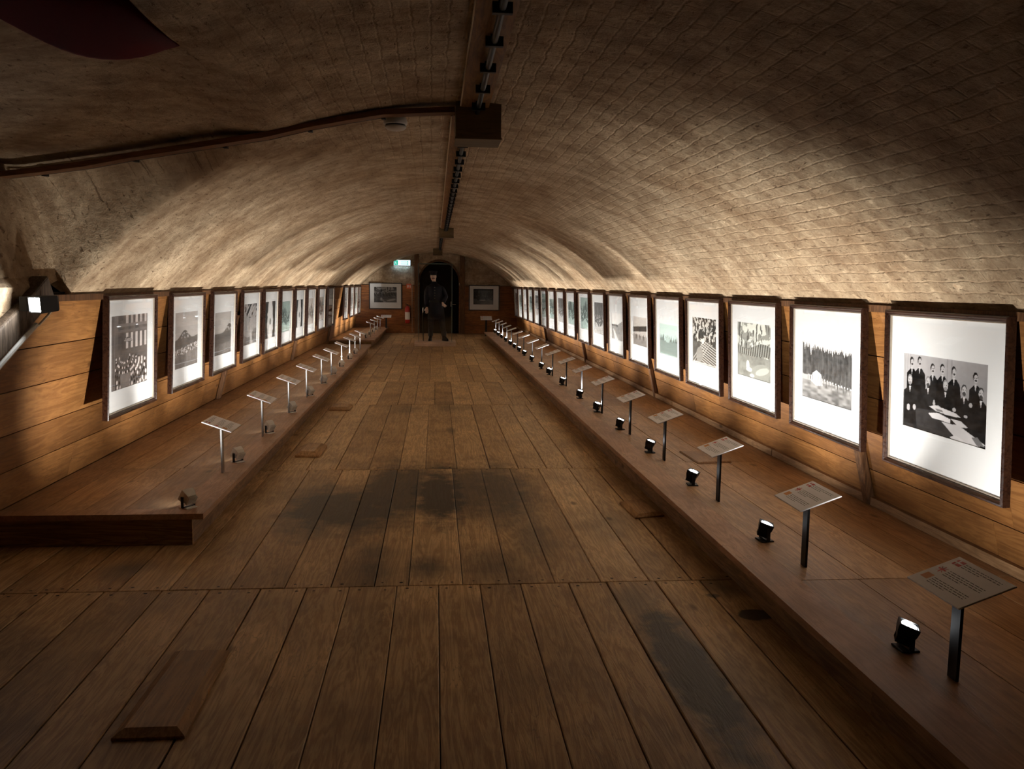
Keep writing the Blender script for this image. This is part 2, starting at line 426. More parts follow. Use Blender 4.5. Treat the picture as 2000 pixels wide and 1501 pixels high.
# ------------------------------------------------------------------ floor
def build_floor():
    mb = MB()
    A = [-2.9, -2.62, -2.38, -2.19, -1.98, -1.70, -1.41, -1.17, -0.91, -0.67, -0.45, -0.20, 0.02, 0.24, 0.46, 0.72, 0.93, 1.20, 1.45, 1.7, 1.95, 2.2, 2.45, 2.7, 2.95]
    B = [-2.9, -2.66, -2.44, -2.22, -2.03, -1.90, -1.64, -1.38, -1.07, -0.79, -0.55, -0.32, -0.14, 0.15, 0.40, 0.65, 0.90, 1.17, 1.41, 1.69, 1.95, 2.2, 2.45, 2.7, 2.95]
    Cc = [-2.9, -2.6, -2.35, -2.1, -1.85, -1.6, -1.35, -1.10, -0.85, -0.57, -0.31, -0.08, 0.19, 0.48, 0.73, 0.98, 1.21, 1.46, 1.7, 1.95, 2.2, 2.45, 2.7, 2.95]
    secs = [(YB, -0.2, None), (-0.2, 4.43, A), (4.43, 7.32, B), (7.32, 11.3, Cc)]
    y = 11.3
    for e in (13.98, 16.9, 19.7, 22.4, 25.1, YF): secs.append((y, e, None)); y = e
    for (y0, y1, xs) in secs:
        if xs is None:
            xs = [-2.9]
            while xs[-1] < 2.95: xs.append(xs[-1] + random.uniform(0.21, 0.29))
        for a, b_ in zip(xs[:-1], xs[1:]):
            r = random.random(); g = 0.0018 + random.random() ** 2 * 0.0028
            dz = random.uniform(-0.0025, 0.0)
            mb.mat = 0
            mb.bbox(a + g, b_ - g, y0 + 0.004, y1 - 0.004, -0.05, dz, 0.004, rnd=r)
            if b_ - a > 0.12:
                mb.mat = 1
                for yy in (y0 + 0.045, y1 - 0.05):
                    for fx in (0.22, 0.78):
                        cx = lerp(a, b_, fx + random.uniform(-0.04, 0.04)); cy = yy + random.uniform(-0.012, 0.012); rr = random.uniform(0.007, 0.011)
                        mb.add([(cx + rr * math.cos(t), cy + rr * 0.8 * math.sin(t), dz + 0.0012) for t in np.linspace(0, 2 * math.pi, 8, endpoint=False)], [tuple(range(8))], 0.2)
    mb.mat = 2
    mb.box(-3.2, 3.2, YB - 0.1, YF + 0.1, -0.12, -0.045, 0.5)
    return struct('floor', mb, [m_floor, m_gap, m_gap])
build_floor()

# ------------------------------------------------------------------ side walls: leaning boards
def side_wall(name, xf, sgn, edge=None, zbot=ZP, y_from=YB):
    mb = MB()
    z = zbot
    hs = [0.24, 0.26, 0.23, 0.27, 0.30] if sgn > 0 else [0.25, 0.24, 0.27, 0.24, 0.30]
    # the lowest boards carry on below the platform
    rows = [(-0.02, z)]
    for h in hs:
        rows.append((z, min(z + h, ZW + 0.02))); z += h
    for (z0, z1) in rows:
        y = y_from
        while y < YF:
            L = random.uniform(3.2, 5.0); ye = min(y + L, YF + 0.05)
            ya0 = ya1 = y + 0.002
            if edge is not None:
                ya0 = max(y, edge(z0)); ya1 = max(y, edge(z1))
                if ya0 >= ye or ya1 >= ye: y = ye; continue
            g = 0.003; t = 0.03 * sgn; j = random.uniform(-0.002, 0.002)
            r = random.random()
            P = []
            for (zz, ya) in ((z0 + g, ya0), (z1 - g, ya1)):
                P += [(xf(ya, zz) + j, ya, zz), (xf(ye, zz) + j, ye - 0.003, zz), (xf(ye, zz) + t, ye - 0.003, zz), (xf(ya, zz) + t, ya, zz)]
            if sgn < 0: P = [P[i] for i in (3, 2, 1, 0, 7, 6, 5, 4)]
            mb.hexa(P, r)
            y = ye
    mb.mat = 1
    # dark sheathing behind the boards
    P = []
    for zz in (-0.02, ZW + 0.02):
        for (ya) in (max(y_from, edge(zz)) if edge else y_from,):
            P += [(xf(ya, zz) + 0.035 * sgn, ya, zz), (xf(YF, zz) + 0.035 * sgn, YF + 0.05, zz), (xf(YF, zz) + 0.08 * sgn, YF + 0.05, zz), (xf(ya, zz) + 0.08 * sgn, ya, zz)]
    mb.hexa(P, 0.3)
    return struct(name, mb, [m_wall, m_gap])
def left_edge(z): return 4.62 + (z - 1.2) * 1.62
side_wall('wall_right', xr, 1)
side_wall('wall_left', xl, -1, left_edge, y_from=2.4)
# plaster behind the sloping beam, to the left of the camera
def recess():
    pts = []; uvs = []; fs = []
    zs = [-0.02, 0.2, 0.5, 0.8, 1.1, 1.4, 1.55, 1.60, 1.9, 2.2, 2.5]
    for z in zs:
        yE = left_edge(z) + 0.02 if z < 1.56 else 5.58
        x = xl(4, z) - 0.035 if z <= 1.55 else lerp(-2.30, -2.40, (z - 1.55) / 0.7)
        for k in range(9):
            y = lerp(YB, yE, k / 8); pts.append((x + 0.012 * math.sin(y * 2.3 + z * 3), y, z)); uvs.append((y, z))
    for i in range(len(zs) - 1):
        for k in range(8):
            a = i * 9 + k; fs.append((a, a + 1, a + 10, a + 9))
    o = uv_plane('wall_left_recess', pts, fs, uvs, m_plaster)
    so = o.modifiers.new('thick', 'SOLIDIFY'); so.thickness = 0.1; so.offset = -1
recess()
o = uv_plane('wall_back', [(-3.2, YB, -0.05), (3.2, YB, -0.05), (3.2, YB, 2.9), (-3.2, YB, 2.9)], [(0, 1, 2, 3)],
         [(-3.2, 0), (3.2, 0), (3.2, 2.9), (-3.2, 2.9)], m_plaster)
so = o.modifiers.new('thick', 'SOLIDIFY'); so.thickness = 0.1; so.offset = 1

# skirting strip at the foot of each plank wall
def strip(name, xf, sgn, y0):
    mb = MB(); y = y0
    while y < YF - 0.1:
        ye = min(y + random.uniform(2.5, 4), YF)
        w = random.uniform(0.045, 0.055)
        P = []
        for zz in (ZP + 0.001, ZP + 0.055):
            P += [(xf(y, ZP) - w * sgn, y + .004, zz), (xf(ye, ZP) - w * sgn, ye - .004, zz), (xf(ye, ZP) + 0.01 * sgn, ye - .004, zz), (xf(y, ZP) + 0.01 * sgn, y + .004, zz)]
        if sgn < 0: P = [P[i] for i in (3, 2, 1, 0, 7, 6, 5, 4)]
        mb.hexa(P, random.random() * 0.5); y = ye
    return struct(name, mb, [m_plat])
strip('baseboard_right', xr, 1, YB)
# timber cap under the vault
def cap(name, xf, sgn, y0):
    mb = MB(); y = y0
    while y < YF - 0.1:
        ye = min(y + 3.0, YF)
        P = []
        for zz in (ZW - 0.035, ZW + 0.005):
            P += [(xf(y, ZW) - 0.012 * sgn, y, zz), (xf(ye, ZW) - 0.012 * sgn, ye, zz), (xf(ye, ZW) + 0.02 * sgn, ye, zz), (xf(y, ZW) + 0.02 * sgn, y, zz)]
        if sgn < 0: P = [P[i] for i in (3, 2, 1, 0, 7, 6, 5, 4)]
        mb.hexa(P, random.random()); y = ye
    return struct(name, mb, [m_strut])
cap('trim_1', xr, 1, YB)
cap('trim_2', xl, -1, 5.15)

# ------------------------------------------------------------------ far wall with arched doorway
def build_far_wall():
    mb = MB()
    x0, x1 = -2.75, 2.85; dl, dr = -0.50, 0.76; spring = 1.62; cx = (dl + dr) / 2; rad = (dr - dl) / 2; top = 2.30
    D = 0.25
    # plank wainscot either side
    for (a, b_) in ((x0, dl), (dr, x1)):
        z = 0.0
        for h in (0.26, 0.25, 0.27, 0.26, 0.25, 0.25):
            mb.mat = 0; mb.box(a, b_, YF - 0.03, YF, z + 0.003, min(z + h, 1.53) - 0.003, random.random()); z += h
            if z > 1.53: break
        mb.mat = 1; mb.box(a, b_, YF, YF + D, 0, 1.54, 0.3)
    mb.mat = 2
    # plaster above, around the arch
    n = 16
    arch = [(cx - rad * math.cos(math.pi * k / n), spring + (top - spring) * math.sin(math.pi * k / n)) for k in range(n + 1)]
    def slabx(a, b_, za, zb):
        mb.box(a, b_, YF, YF + D, za, zb, 0.5)
    slabx(x0, dl, 1.54, 2.85); slabx(dr, x1, 1.54, 2.85)
    for k in range(n):
        (xa, za), (xb, zb) = arch[k], arch[k + 1]
        mb.hexa([(xa, YF, za), (xb, YF, zb), (xb, YF + D, zb), (xa, YF + D, za), (xa, YF, 2.85), (xb, YF, 2.85), (xb, YF + D, 2.85), (xa, YF + D, 2.85)], 0.5)
    o = struct('wall_far', mb, [m_wall_x, m_gap, m_plaster])
    me = o.data; l = me.uv_layers.new(name='UVMap')
    for i, lp in enumerate(me.loops):
        v = me.vertices[lp.vertex_index].co; l.data[i].uv = (v.x, v.z)
    # door leaf in the recess
    root = thing('door_1', 'dark arched door closing the far end of the room', 'door', (0, YF + 0.12, 0))
    root['kind'] = 'structure'
    mb = MB()
    y0_, y1_ = 0.0, 0.06
    pts = [(dl, 0.0)] + arch + [(dr, 0.0)]
    front = [(x, y0_, z) for x, z in pts]; back = [(x, y1_, z) for x, z in pts]
    m = len(pts)
    mb.add(front + back, [tuple(range(m)), tuple(range(m, 2 * m))[::-1]] + [(i, (i + 1) % m, m + (i + 1) % m, m + i)[::-1] for i in range(m)])
    for zz in (0.12, 0.85, 1.45): mb.box(dl + 0.1, dr - 0.1, -0.025, 0.0, zz, zz + 0.1)
    for k in range(1, 6):
        x = lerp(dl, dr, k / 6); mb.box(x - 0.006, x + 0.006, -0.008, 0.0, 0.05, 1.7)
    mb.build('door_leaf', m_door, root)
    h = MB(); h.tube([(0.52, -0.03, 0.93), (0.52, -0.085, 0.93), (0.66, -0.085, 0.93)], 0.013); h.box(0.495, 0.545, -0.03, -0.02, 0.86, 1.02)
    tag(h.build('door_handle', m_chrome, root), 'chrome handle')
    # arched inner trim
    t = MB()
    prev = None
    rings = []
    for (x, z) in arch:
        rings.append([(x + s * (x - cx) * 0.09, y, z + s * (z - spring) * 0.09) for (s, y) in ((0, YF - 0.035), (1, YF - 0.035), (1, YF + 0.0), (0, YF + 0.0))])
    t.loft(rings)
    struct('trim_3', t, [m_strut], attr=False)
    for (nm, xa, xb) in (('trim_4', -0.66, -0.52), ('trim_5', 0.78, 0.95)):
        t = MB(); t.box(xa, xb, YF - 0.12, YF - 0.035, 0.0, 2.52 if xa > 0 else 2.55, 0.4)
        struct(nm, t, [m_strut])
build_far_wall()

# ------------------------------------------------------------------ platforms
def platform(label, x_wall, x_edge, ya, yb, sgn, joints, lip_front):
    """sgn +1: right side (wall at larger x)"""
    root = thing('display_platform', label, 'platform', (0, 0, 0), 0, 'low wooden display platforms')
    mb = MB()
    LW = 0.20                       # edge board width
    js = [ya + (0.12 if lip_front else 0)] + [j for j in joints if ya < j < yb] + [yb]
    for a, b_ in zip(js[:-1], js[1:]):
        w0 = x_edge(a) + sgn * LW
        xw = min(abs(x_wall(a)), abs(x_wall(b_)))
        n = 4; span = (xw - abs(w0)); ws = [random.uniform(0.85, 1.15) for _ in range(n)]; tot = sum(ws); acc = 0
        for w in ws:
            f0 = acc / tot; acc += w; f1 = acc / tot
            P = []
            g = 0.0025
            def X(f, y): return lerp(x_edge(y) + sgn * LW, x_wall(y), f)
            dz = random.uniform(-0.002, 0)
            for zz in (ZP - 0.03, ZP - 0.001 + dz):
                q_ = [(X(f0, a) + g * sgn, a + .003, zz), (X(f0, b_) + g * sgn, b_ - .003, zz), (X(f1, b_) - g * sgn, b_ - .003, zz), (X(f1, a) - g * sgn, a + .003, zz)]
                if sgn > 0: q_ = q_[::-1]
                P += q_
            mb.hexa(P, random.random())
    mb.build('deck_boards', m_plat, root, attr=True)
    e = MB()
    P = []
    for zz in (ZP - 0.035, ZP):
        q_ = [(x_edge(ya), ya, zz), (x_edge(yb), yb, zz), (x_edge(yb) + sgn * LW, yb, zz), (x_edge(ya) + sgn * LW, ya, zz)]
        if sgn > 0: q_ = q_[::-1]
        P += q_
    e.hexa(P, 0.7)
    if lip_front:
        xe = x_edge(ya) + sgn * LW
        a_, b2 = sorted((xe, x_wall(ya) + 0.02 * sgn))
        e.box(a_, b2 - (0 if sgn < 0 else 0), ya - 0.0, ya + 0.12, ZP - 0.035, ZP, 0.55)
    e.build('edge_board', m_lip, root, attr=True)
    r = MB(); y = ya + 0.03
    inset = 0.075 * sgn
    while y < yb:
        ye = min(y + random.uniform(3.0, 4.5), yb)
        P = []
        for zz in (0.002, ZP - 0.035):
            q_ = [(x_edge(y) + inset, y + 0.001, zz), (x_edge(ye) + inset, ye - 0.001, zz), (x_edge(ye) + inset + 0.03 * sgn, ye - 0.001, zz), (x_edge(y) + inset + 0.03 * sgn, y + 0.001, zz)]
            if sgn > 0: q_ = q_[::-1]
            P += q_
        r.hexa(P, random.random()); y = ye
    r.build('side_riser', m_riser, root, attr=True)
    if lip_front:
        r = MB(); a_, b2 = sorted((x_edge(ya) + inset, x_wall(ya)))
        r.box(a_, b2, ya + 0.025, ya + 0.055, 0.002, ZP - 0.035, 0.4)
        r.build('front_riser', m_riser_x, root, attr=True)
    return root
def xwr(y): return xr(y, ZP) - 0.004
def xwl(y): return xl(y, ZP) + 0.004
def xe_r(y): return lerp(1.565, 1.43, (y - 3) / 22)
def xe_l(y): return lerp(-1.395, -1.455, (y - 5) / 15)
platform('long low wooden platform running the whole right wall, black-post captions on it', xwr, xe_r, YB + 0.12, 25.1, 1, [0.8, 3.85, 6.6, 9.8, 13, 16.2, 19.4, 22.6], False)
platform('low wooden platform along the near left wall, its square corner facing the camera', xwl, xe_l, 5.19, 19.7, -1, [6.5, 9.6, 12.8, 16, 18.2], True)
platform('short low wooden platform at the far left end behind the longer one', xwl, lambda y: -1.49, 21.2, 27.6, -1, [24], True)

# ------------------------------------------------------------------ pictures painted as tone fields on a fine mesh
def vnoise(H, W, fy, fx, seed):
    r = np.random.default_rng(seed); g = r.random((fy + 2, fx + 2))
    y = np.linspace(0, fy, H, endpoint=False); x = np.linspace(0, fx, W, endpoint=False)
    yi = y.astype(int); xi = x.astype(int); ty = (y - yi)[:, None]; tx = (x - xi)[None, :]
    ty = ty * ty * (3 - 2 * ty); tx = tx * tx * (3 - 2 * tx)
    a = g[yi][:, xi]; b = g[yi][:, xi + 1]; c = g[yi + 1][:, xi]; d = g[yi + 1][:, xi + 1]
    return (a * (1 - tx) + b * tx) * (1 - ty) + (c * (1 - tx) + d * tx) * ty
def fbm(H, W, f, seed, asp=1.0, oc=4):
    t = 0; w = 0
    for k in range(oc):
        t = t + vnoise(H, W, max(1, int(f * 2 ** k)), max(1, int(f * asp * 2 ** k)), seed + k) / 2 ** k; w += 1 / 2 ** k
    return t / w
def grid(H, W):
    return np.meshgrid((np.arange(W) + 0.5) / W, (np.arange(H) + 0.5) / H)
def ell(A, U, V, cu, cv, ru, rv, val, rot=0.0):
    du = U - cu; dv = V - cv; c, s = math.cos(rot), math.sin(rot)
    e = ((du * c + dv * s) / ru) ** 2 + ((-du * s + dv * c) / rv) ** 2
    A[e < 1] = val
def poly(A, U, V, pts, val):
    ins = np.zeros(A.shape, bool); n = len(pts); j = n - 1
    for i in range(n):
        xi, yi = pts[i]; xj, yj = pts[j]
        c = ((yi > V) != (yj > V)) & (U < (xj - xi) * (V - yi) / (yj - yi + 1e-9) + xi)
        ins ^= c; j = i
    A[ins] = val
def skyline(U, base, amp, seed, n=40):
    """spiky conifer skyline height for every column"""
    r = np.random.default_rng(seed); u = U[0]; h = np.full(u.shape, 9.0)
    for k in range(n):
        c = r.random(); w = r.uniform(0.012, 0.035); t = base(c) - amp * r.uniform(0.2, 1)
        h = np.minimum(h, t + np.abs(u - c) / w * 0.14)
    return h[None, :]
def streaks(H, W, seed, f=60):
    return 0.6 * vnoise(H, W, 5, f, seed) + 0.4 * vnoise(H, W, 14, int(f * 1.7), seed + 3)

def p_group(H, W):
    U, V = grid(H, W); A = 0.50 - 0.16 * U - 0.06 * V + 0.02 * vnoise(H, W, 6, 40, 1)
    for c in (0.02, 0.05, 0.085, 0.55, 0.6):
        A -= 0.10 * np.exp(-((U - c) / 0.006) ** 2) * (V < 0.55)
    st = [(.106, .12), (.207, .10), (.374, .165), (.492, .15), (.626, .16), (.864, .19)]
    for i, (u, v) in enumerate(st):
        poly(A, U, V, [(u - .075, 1.0), (u - .065, v + .15), (u - .02, v + .085), (u + .03, v + .085), (u + .07, v + .15), (u + .10, 0.62), (u + .09, 1.0)], 0.012 + 0.006 * (i % 3))
        poly(A, U, V, [(u - .012, v + .07), (u + .014, v + .07), (u + .002, v + .16)], 0.55)
        ell(A, U, V, u - .002, v - .014, .026, .058, 0.03); ell(A, U, V, u + .003, v + .008, .021, .052, 0.50)
        ell(A, U, V, u + .004, v + .026, .013, .012, 0.06); ell(A, U, V, u - .009, v - .004, .004, .006, 0.12); ell(A, U, V, u + .011, v - .004, .004, .006, 0.12)
    poly(A, U, V, [(.0, .55), (.3, .6), (.5, .62), (.95, .6), (1, .55), (1, 1), (0, 1)], 0.022)
    poly(A, U, V, [(.10, 1), (.18, .72), (.5, .68), (.64, 1)], 0.06); poly(A, U, V, [(0, .7), (.14, .66), (.2, 1), (0, 1)], 0.035)
    for i, (u, v) in enumerate([(.085, .36), (.32, .34), (.533, .345), (.745, .36), (.925, .36)]):
        poly(A, U, V, [(u - .085, .95 if i == 0 else .66), (u - .08, v + .15), (u - .02, v + .09), (u + .03, v + .09), (u + .08, v + .16), (u + .09, .95 if i in (0, 4) else .66)], 0.018 + 0.008 * (i % 2))
        poly(A, U, V, [(u - .012, v + .08), (u + .014, v + .08), (u + .002, v + .16)], 0.6)
        ell(A, U, V, u, v - .014, .030, .062, 0.3 if i < 3 else 0.08); ell(A, U, V, u + .002, v + .006, .025, .060, 0.52)
        ell(A, U, V, u + .002, v + .04, .02, .026, 0.30 if i in (0, 2) else 0.1); ell(A, U, V, u - .01, v - .006, .004, .006, 0.1); ell(A, U, V, u + .012, v - .006, .004, .006, 0.1)
    for (u, v, a, b) in [(.07, .73, .022, .045), (.15, .71, .02, .04), (.40, .60, .013, .05), (.45, .63, .02, .015), (.64, .62, .02, .025), (.77, .67, .02, .02), (.82, .52, .018, .03)]:
        ell(A, U, V, u, v, a, b, 0.45)
    for pts, val in [([(.34, .65), (.42, .62), (.66, .66), (.72, .70), (.58, .71), (.42, .69)], .62), ([(.33, .74), (.45, .71), (.60, .75), (.60, .80), (.38, .79)], .7),
                     ([(.60, .74), (.72, .74), (.80, .80), (.70, .82)], .62), ([(.50, .81), (.70, .80), (.99, .95), (.88, 1.0), (.66, .96)], .6),
                     ([(.60, .97), (.66, .93), (.84, 1.0), (.62, 1.0)], .66), ([(.42, .66), (.5, .66), (.52, .69), (.44, .69)], .25), ([(.84, .9), (.9, .88), (.98, .97), (.9, .98)], .2)]:
        poly(A, U, V, pts, val)
    return A
def p_meadow(H, W):
    U, V = grid(H, W); A = np.full((H, W), 0.86)
    h = skyline(U, lambda c: 0.24 + 0.12 * c if c < .5 else .30, 0.12, 21, 170); T = V > h
    f = 0.02 + 0.14 * streaks(H, W, 5, 70) + 0.10 * fbm(H, W, 20, 8)
    A = np.where(T, f, A)
    g = 0.62 + 0.10 * (U < .5); fld = V > (0.63 + 0.10 * U + 0.01 * np.sin(U * 30))
    A = np.where(fld, 0.52 - 0.35 * (V - .65) - 0.28 * vnoise(H, W, 30, 14, 4) * (V > .72), A)
    poly(A, U, V, [(.18, .72), (.22, .60), (.30, .55), (.40, .60), (.43, .76), (.30, .78)], 0.85)
    for k in range(16):
        u = .12 + .055 * k; ell(A, U, V, u, .66 + .07 * u + .02 * math.sin(k * 3), .006, .07, 0.12 if k % 3 else .3)
        ell(A, U, V, u + .02, .63 + .09 * u, .012, .012, 0.75)
    return A
def p_bridge(H, W):
    U, V = grid(H, W); A = 0.72 * np.ones((H, W)) - 0.35 * (fbm(H, W, 9, 31) > .52)
    A = np.where(streaks(H, W, 33, 26) > .62, .18, A)
    band = np.abs(V - (.52 + .06 * np.sin(U * 6))) < .11
    A = np.where(band, np.where(np.sin(U * 95 + V * 18) > .2, .42, .16), A)
    A = np.where(V > .6, .22 + .25 * fbm(H, W, 10, 35), A)
    ell(A, U, V, .70, .86, .3, .14, .42, -.2); ell(A, U, V, .75, .84, .2, .06, .6, -.3)
    ell(A, U, V, .32, .78, .05, .09, .72); ell(A, U, V, .36, .85, .09, .04, .72); ell(A, U, V, .45, .95, .07, .03, .8)
    return A
def p_logs(H, W):
    U, V = grid(H, W); A = 0.06 + 0.55 * (fbm(H, W, 18, 41) > .56) + .1 * fbm(H, W, 8, 44)
    A = np.where(streaks(H, W, 43, 30) > .68, .05, A)
    low = V > .52 + .05 * U; A = np.where(low, .10 + .12 * fbm(H, W, 12, 45), A)
    for k in range(9):
        v0 = .5 + .055 * k
        d = np.abs(V - (v0 + .28 * (U - .5))) ; A = np.where((d < .009) & (U > .35), .66, A)
    for k in range(4):
        d = np.abs(V - (.75 - .9 * (U - .2 - .1 * k))); A = np.where((d < .012) & (V > .5) & (U < .75), .55, A)
    ell(A, U, V, .3, .8, .14, .17, .35, .3); ell(A, U, V, .45, .5, .05, .07, .7, .6); A[V > .965] = .7
    return A
def p_dark(H, W, seed=51):
    U, V = grid(H, W); A = .62 - .15 * V + .0 * U
    A = np.where((V > .38 - .10 * U) & (V < .56 - .1 * U), .08, A)
    A = np.where(V > .62 + .05 * U, .22 + .12 * fbm(H, W, 8, seed), A)
    for k in range(7):
        ell(A, U, V, .1 + .13 * k, .7, .03, .1, .10 if k % 2 else .4)
    return A
def p_road(H, W, seed=61):
    U, V = grid(H, W); A = np.full((H, W), .85)
    A = np.where(V > .45 - .35 * np.clip(U - .55, 0, 1) - .04 * vnoise(H, W, 3, 30, seed), .32 + .2 * fbm(H, W, 14, seed), A)
    poly(A, U, V, [(.12, .6), (.2, .6), (.62, 1), (.3, 1)], .75); A = np.where((V > .44) & (V < .5) & (U < .6), .2, A)
    return A
def p_forest(H, W, seed=71, sky=.75, dens=.5, base=.3):
    U, V = grid(H, W); A = np.full((H, W), sky)
    h = skyline(U, lambda c: base + .1 * math.sin(c * 7 + seed), .22, seed, 36)
    A = np.where(V > h, .07 + .16 * streaks(H, W, seed, 40) + .1 * fbm(H, W, 10, seed + 2), A)
    A = np.where(V > .72 + .06 * np.sin(U * 9 + seed), .32 + .4 * fbm(H, W, 9, seed + 5), A)
    A = np.where((fbm(H, W, 20, seed + 9) > .64) & (V > .4), .62, A)
    return A
def p_chamber(H, W):
    U, V = grid(H, W); A = .14 + .10 * fbm(H, W, 10, 81)
    for k in range(5):
        c = .42 + .13 * k; A = np.where((np.abs(U - c) < .035) & (V < .12) & (np.sin(U * 300) > -.4), .68, A)
        A = np.where((np.abs(U - c) < .03) & (V > .25) & (V < .46), .62, A)
    A = np.where((V > .12) & (V < .16), .28, A); A = np.where((V > .20) & (V < .24), .25, A)
    A = np.where((U < .12), .22 + .12 * np.sin(U * 150), A); A = np.where((U > .10) & (U < .19), .30 - .2 * (V), A)
    for k in range(5):
        ell(A, U, V, .45, .36 - .01 * k, .12 - .012 * k, .012, .55 if k % 2 else .2)
    r = np.random.default_rng(5)
    for ring in range(9):
        for k in range(26):
            a = -.3 + k * .14 + .05 * ring; R_ = .12 + .075 * ring
            u = .36 + R_ * 1.15 * math.cos(a); v = .58 + R_ * .62 * math.sin(a) + .02 * ring
            if 0.1 < u < 1 and .46 < v < 1: ell(A, U, V, u, v, .011 + .002 * ring, .014 + .003 * ring, .75 if r.random() > .45 else .04)
    A = np.where((V > .8) & (U > .25) & (U < .5), .20 + .15 * fbm(H, W, 6, 83), A)
    return A
def p_mountain(H, W, seed=91, peak=.42, town=True):
    U, V = grid(H, W); A = .46 - .1 * np.abs(V - .2) + .06 * fbm(H, W, 4, seed)
    m = .5 - .17 * np.exp(-((U - peak) / .22) ** 2) - .06 * np.clip(U - .7, 0, 1) * 3
    A = np.where(V > m, .12 + .08 * fbm(H, W, 12, seed + 1), A)
    A = np.where((np.abs(V - .42) < .05) & (np.abs(U - peak) < .16) & (fbm(H, W, 22, seed + 2) > .55), .5, A)
    if town: A = np.where((V > .62 - .1 * (U - .5)) & (V < .78 - .12 * (U - .5)) & (vnoise(H, W, 50, 50, seed + 3) > .6), .6, A)
    A = np.where(V > .8 - .1 * U, .16 + .14 * streaks(H, W, seed, 20), A)
    return A
def p_cliff(H, W):
    U, V = grid(H, W); A = .30 + .15 * streaks(H, W, 101, 24)
    A = np.where((V < .35) & (fbm(H, W, 8, 103) > .48), .08, A); A = np.where((V < .3) & (np.sin(U * 30 + V * 40) > .8), .5, A)
    A = np.where(V > .72 + .1 * np.sin(U * 5), .10 + .25 * fbm(H, W, 12, 105), A); poly(A, U, V, [(.48, 1), (.5, .6), (.58, .6), (.7, 1)], .45)
    return A
def p_path(H, W, seed=111):
    U, V = grid(H, W); A = np.full((H, W), .66)
    A = np.where(np.abs(U - .5) > .16 + .16 * np.sin(V * 2.6) * (.5 + .5 * vnoise(H, W, 12, 4, seed)), .05 + .1 * streaks(H, W, seed, 30), A)
    poly(A, U, V, [(.3, 1), (.45, .6), (.52, .6), (.62, 1)], .75); ell(A, U, V, .5, .55, .05, .1, .08)
    return A
def p_lake(H, W, seed):
    U, V = grid(H, W); A = np.full((H, W), .70)
    h = skyline(U, lambda c: .48, .20, seed, 30); A = np.where(V > h, .20 + .08 * fbm(H, W, 12, seed), A)
    A = np.where(V > .55, .30 + .06 * fbm(H, W, 6, seed), A); ell(A, U, V, .45, .5, .12, .09, .55); A[V > .96] = .6
    return A

# ------------------------------------------------------------------ picture frames
FW, FH, FD = 1.04, 0.86, 0.042
def frame_parts(root, arr, tint, pu, pv, black=False, fine=False, slip=True):
    """local: x right, z up, front towards -y, origin at centre of the top edge, back plane y=0"""
    w, h = FW / 2, FH
    def ring(inset, y):
        return [(-w + inset, -y, -h + inset), (w - inset, -y, -h + inset), (w - inset, -y, -inset), (-w + inset, -y, -inset)]
    prof = [(0, 0.0), (0.0, 0.036), (0.004, 0.042), (0.012, 0.042), (0.018, 0.036), (0.024, 0.034), (0.028, 0.028), (0.030, 0.016)]
    mb = MB(); rings = [ring(a, b) for a, b in prof]
    mb.loft(rings, 0.5, caps=False)
    mb.build('moulding', m_frame_black if black else m_frame, root, attr=True)
    if slip:
        s = MB(); s.loft([ring(0.030, 0.024), ring(0.034, 0.024), ring(0.036, 0.014)], caps=False); tag(s.build('inner_slip', m_slip, root), 'thin pale inner edge')
    b = MB(); b.box(-w + 0.006, w - 0.006, -0.008, 0.0, -h + 0.006, -0.006); b.build('backing', m_back, root)
    # mount card with a window
    i = 0.030; iw, ih = FW - 2 * i, FH - 2 * i
    u0, u1 = pu; v0, v1 = pv
    x0, x1 = -w + i + u0 * iw, -w + i + u1 * iw; z1, z0 = -i - v0 * ih, -i - v1 * ih
    m = MB(); Y1, Y0 = -0.0135, -0.009
    for (a, b_, c, d) in ((-w + i, x0, -h + i, -i), (x1, w - i, -h + i, -i), (x0, x1, -h + i, z0), (x0, x1, z1, -i)):
        m.box(a, b_, Y1, Y0, c, d)
    m.build('mount', m_mat, root)
    # print
    H, W = arr.shape
    xs = np.linspace(x0 - 0.002, x1 + 0.002, W); zs = np.linspace(z1 + 0.002, z0 - 0.002, H)
    Xg, Zg = np.meshgrid(xs, zs)
    V = np.stack([Xg.ravel(), np.full(Xg.size, -0.0095), Zg.ravel()], 1)
    idx = np.arange(H * W).reshape(H, W)
    F = np.stack([idx[1:, :-1].ravel(), idx[1:, 1:].ravel(), idx[:-1, 1:].ravel(), idx[:-1, :-1].ravel()], 1)
    me = bpy.data.meshes.new('photograph')
    me.vertices.add(len(V)); me.vertices.foreach_set('co', V.ravel())
    me.loops.add(F.size); me.loops.foreach_set('vertex_index', F.ravel())
    me.polygons.add(len(F)); me.polygons.foreach_set('loop_start', np.arange(0, F.size, 4))
    me.update(calc_edges=True)
    g = (np.clip(arr + 0.05 * (fbm(*arr.shape, 24, 7) - 0.5), 0.004, 0.95) ** 1.25).ravel()
    colr = np.stack([g * tint[0], g * tint[1], g * tint[2], np.ones_like(g)], 1)
    at = me.color_attributes.new('tone', 'FLOAT_COLOR', 'POINT'); at.data.foreach_set('color', colr.ravel())
    me.materials.append(m_photo); me.validate()
    o = bpy.data.objects.new('photograph', me); C.objects.link(o); o.parent = root
    gl = MB(); gl.box(-w + i - 0.002, w - i + 0.002, -0.020, -0.0175, -h + i - 0.002, -i + 0.002); gl.build('glass_pane', m_glass, root)
    for sx in (-1, 1):
        wr = MB(); wr.tube([(sx * (w - 0.10), 0.003, -0.05), (sx * (w - 0.16), 0.003, 0.004)], 0.0016, 5); wr.build('hanging_wire', m_steel, root)

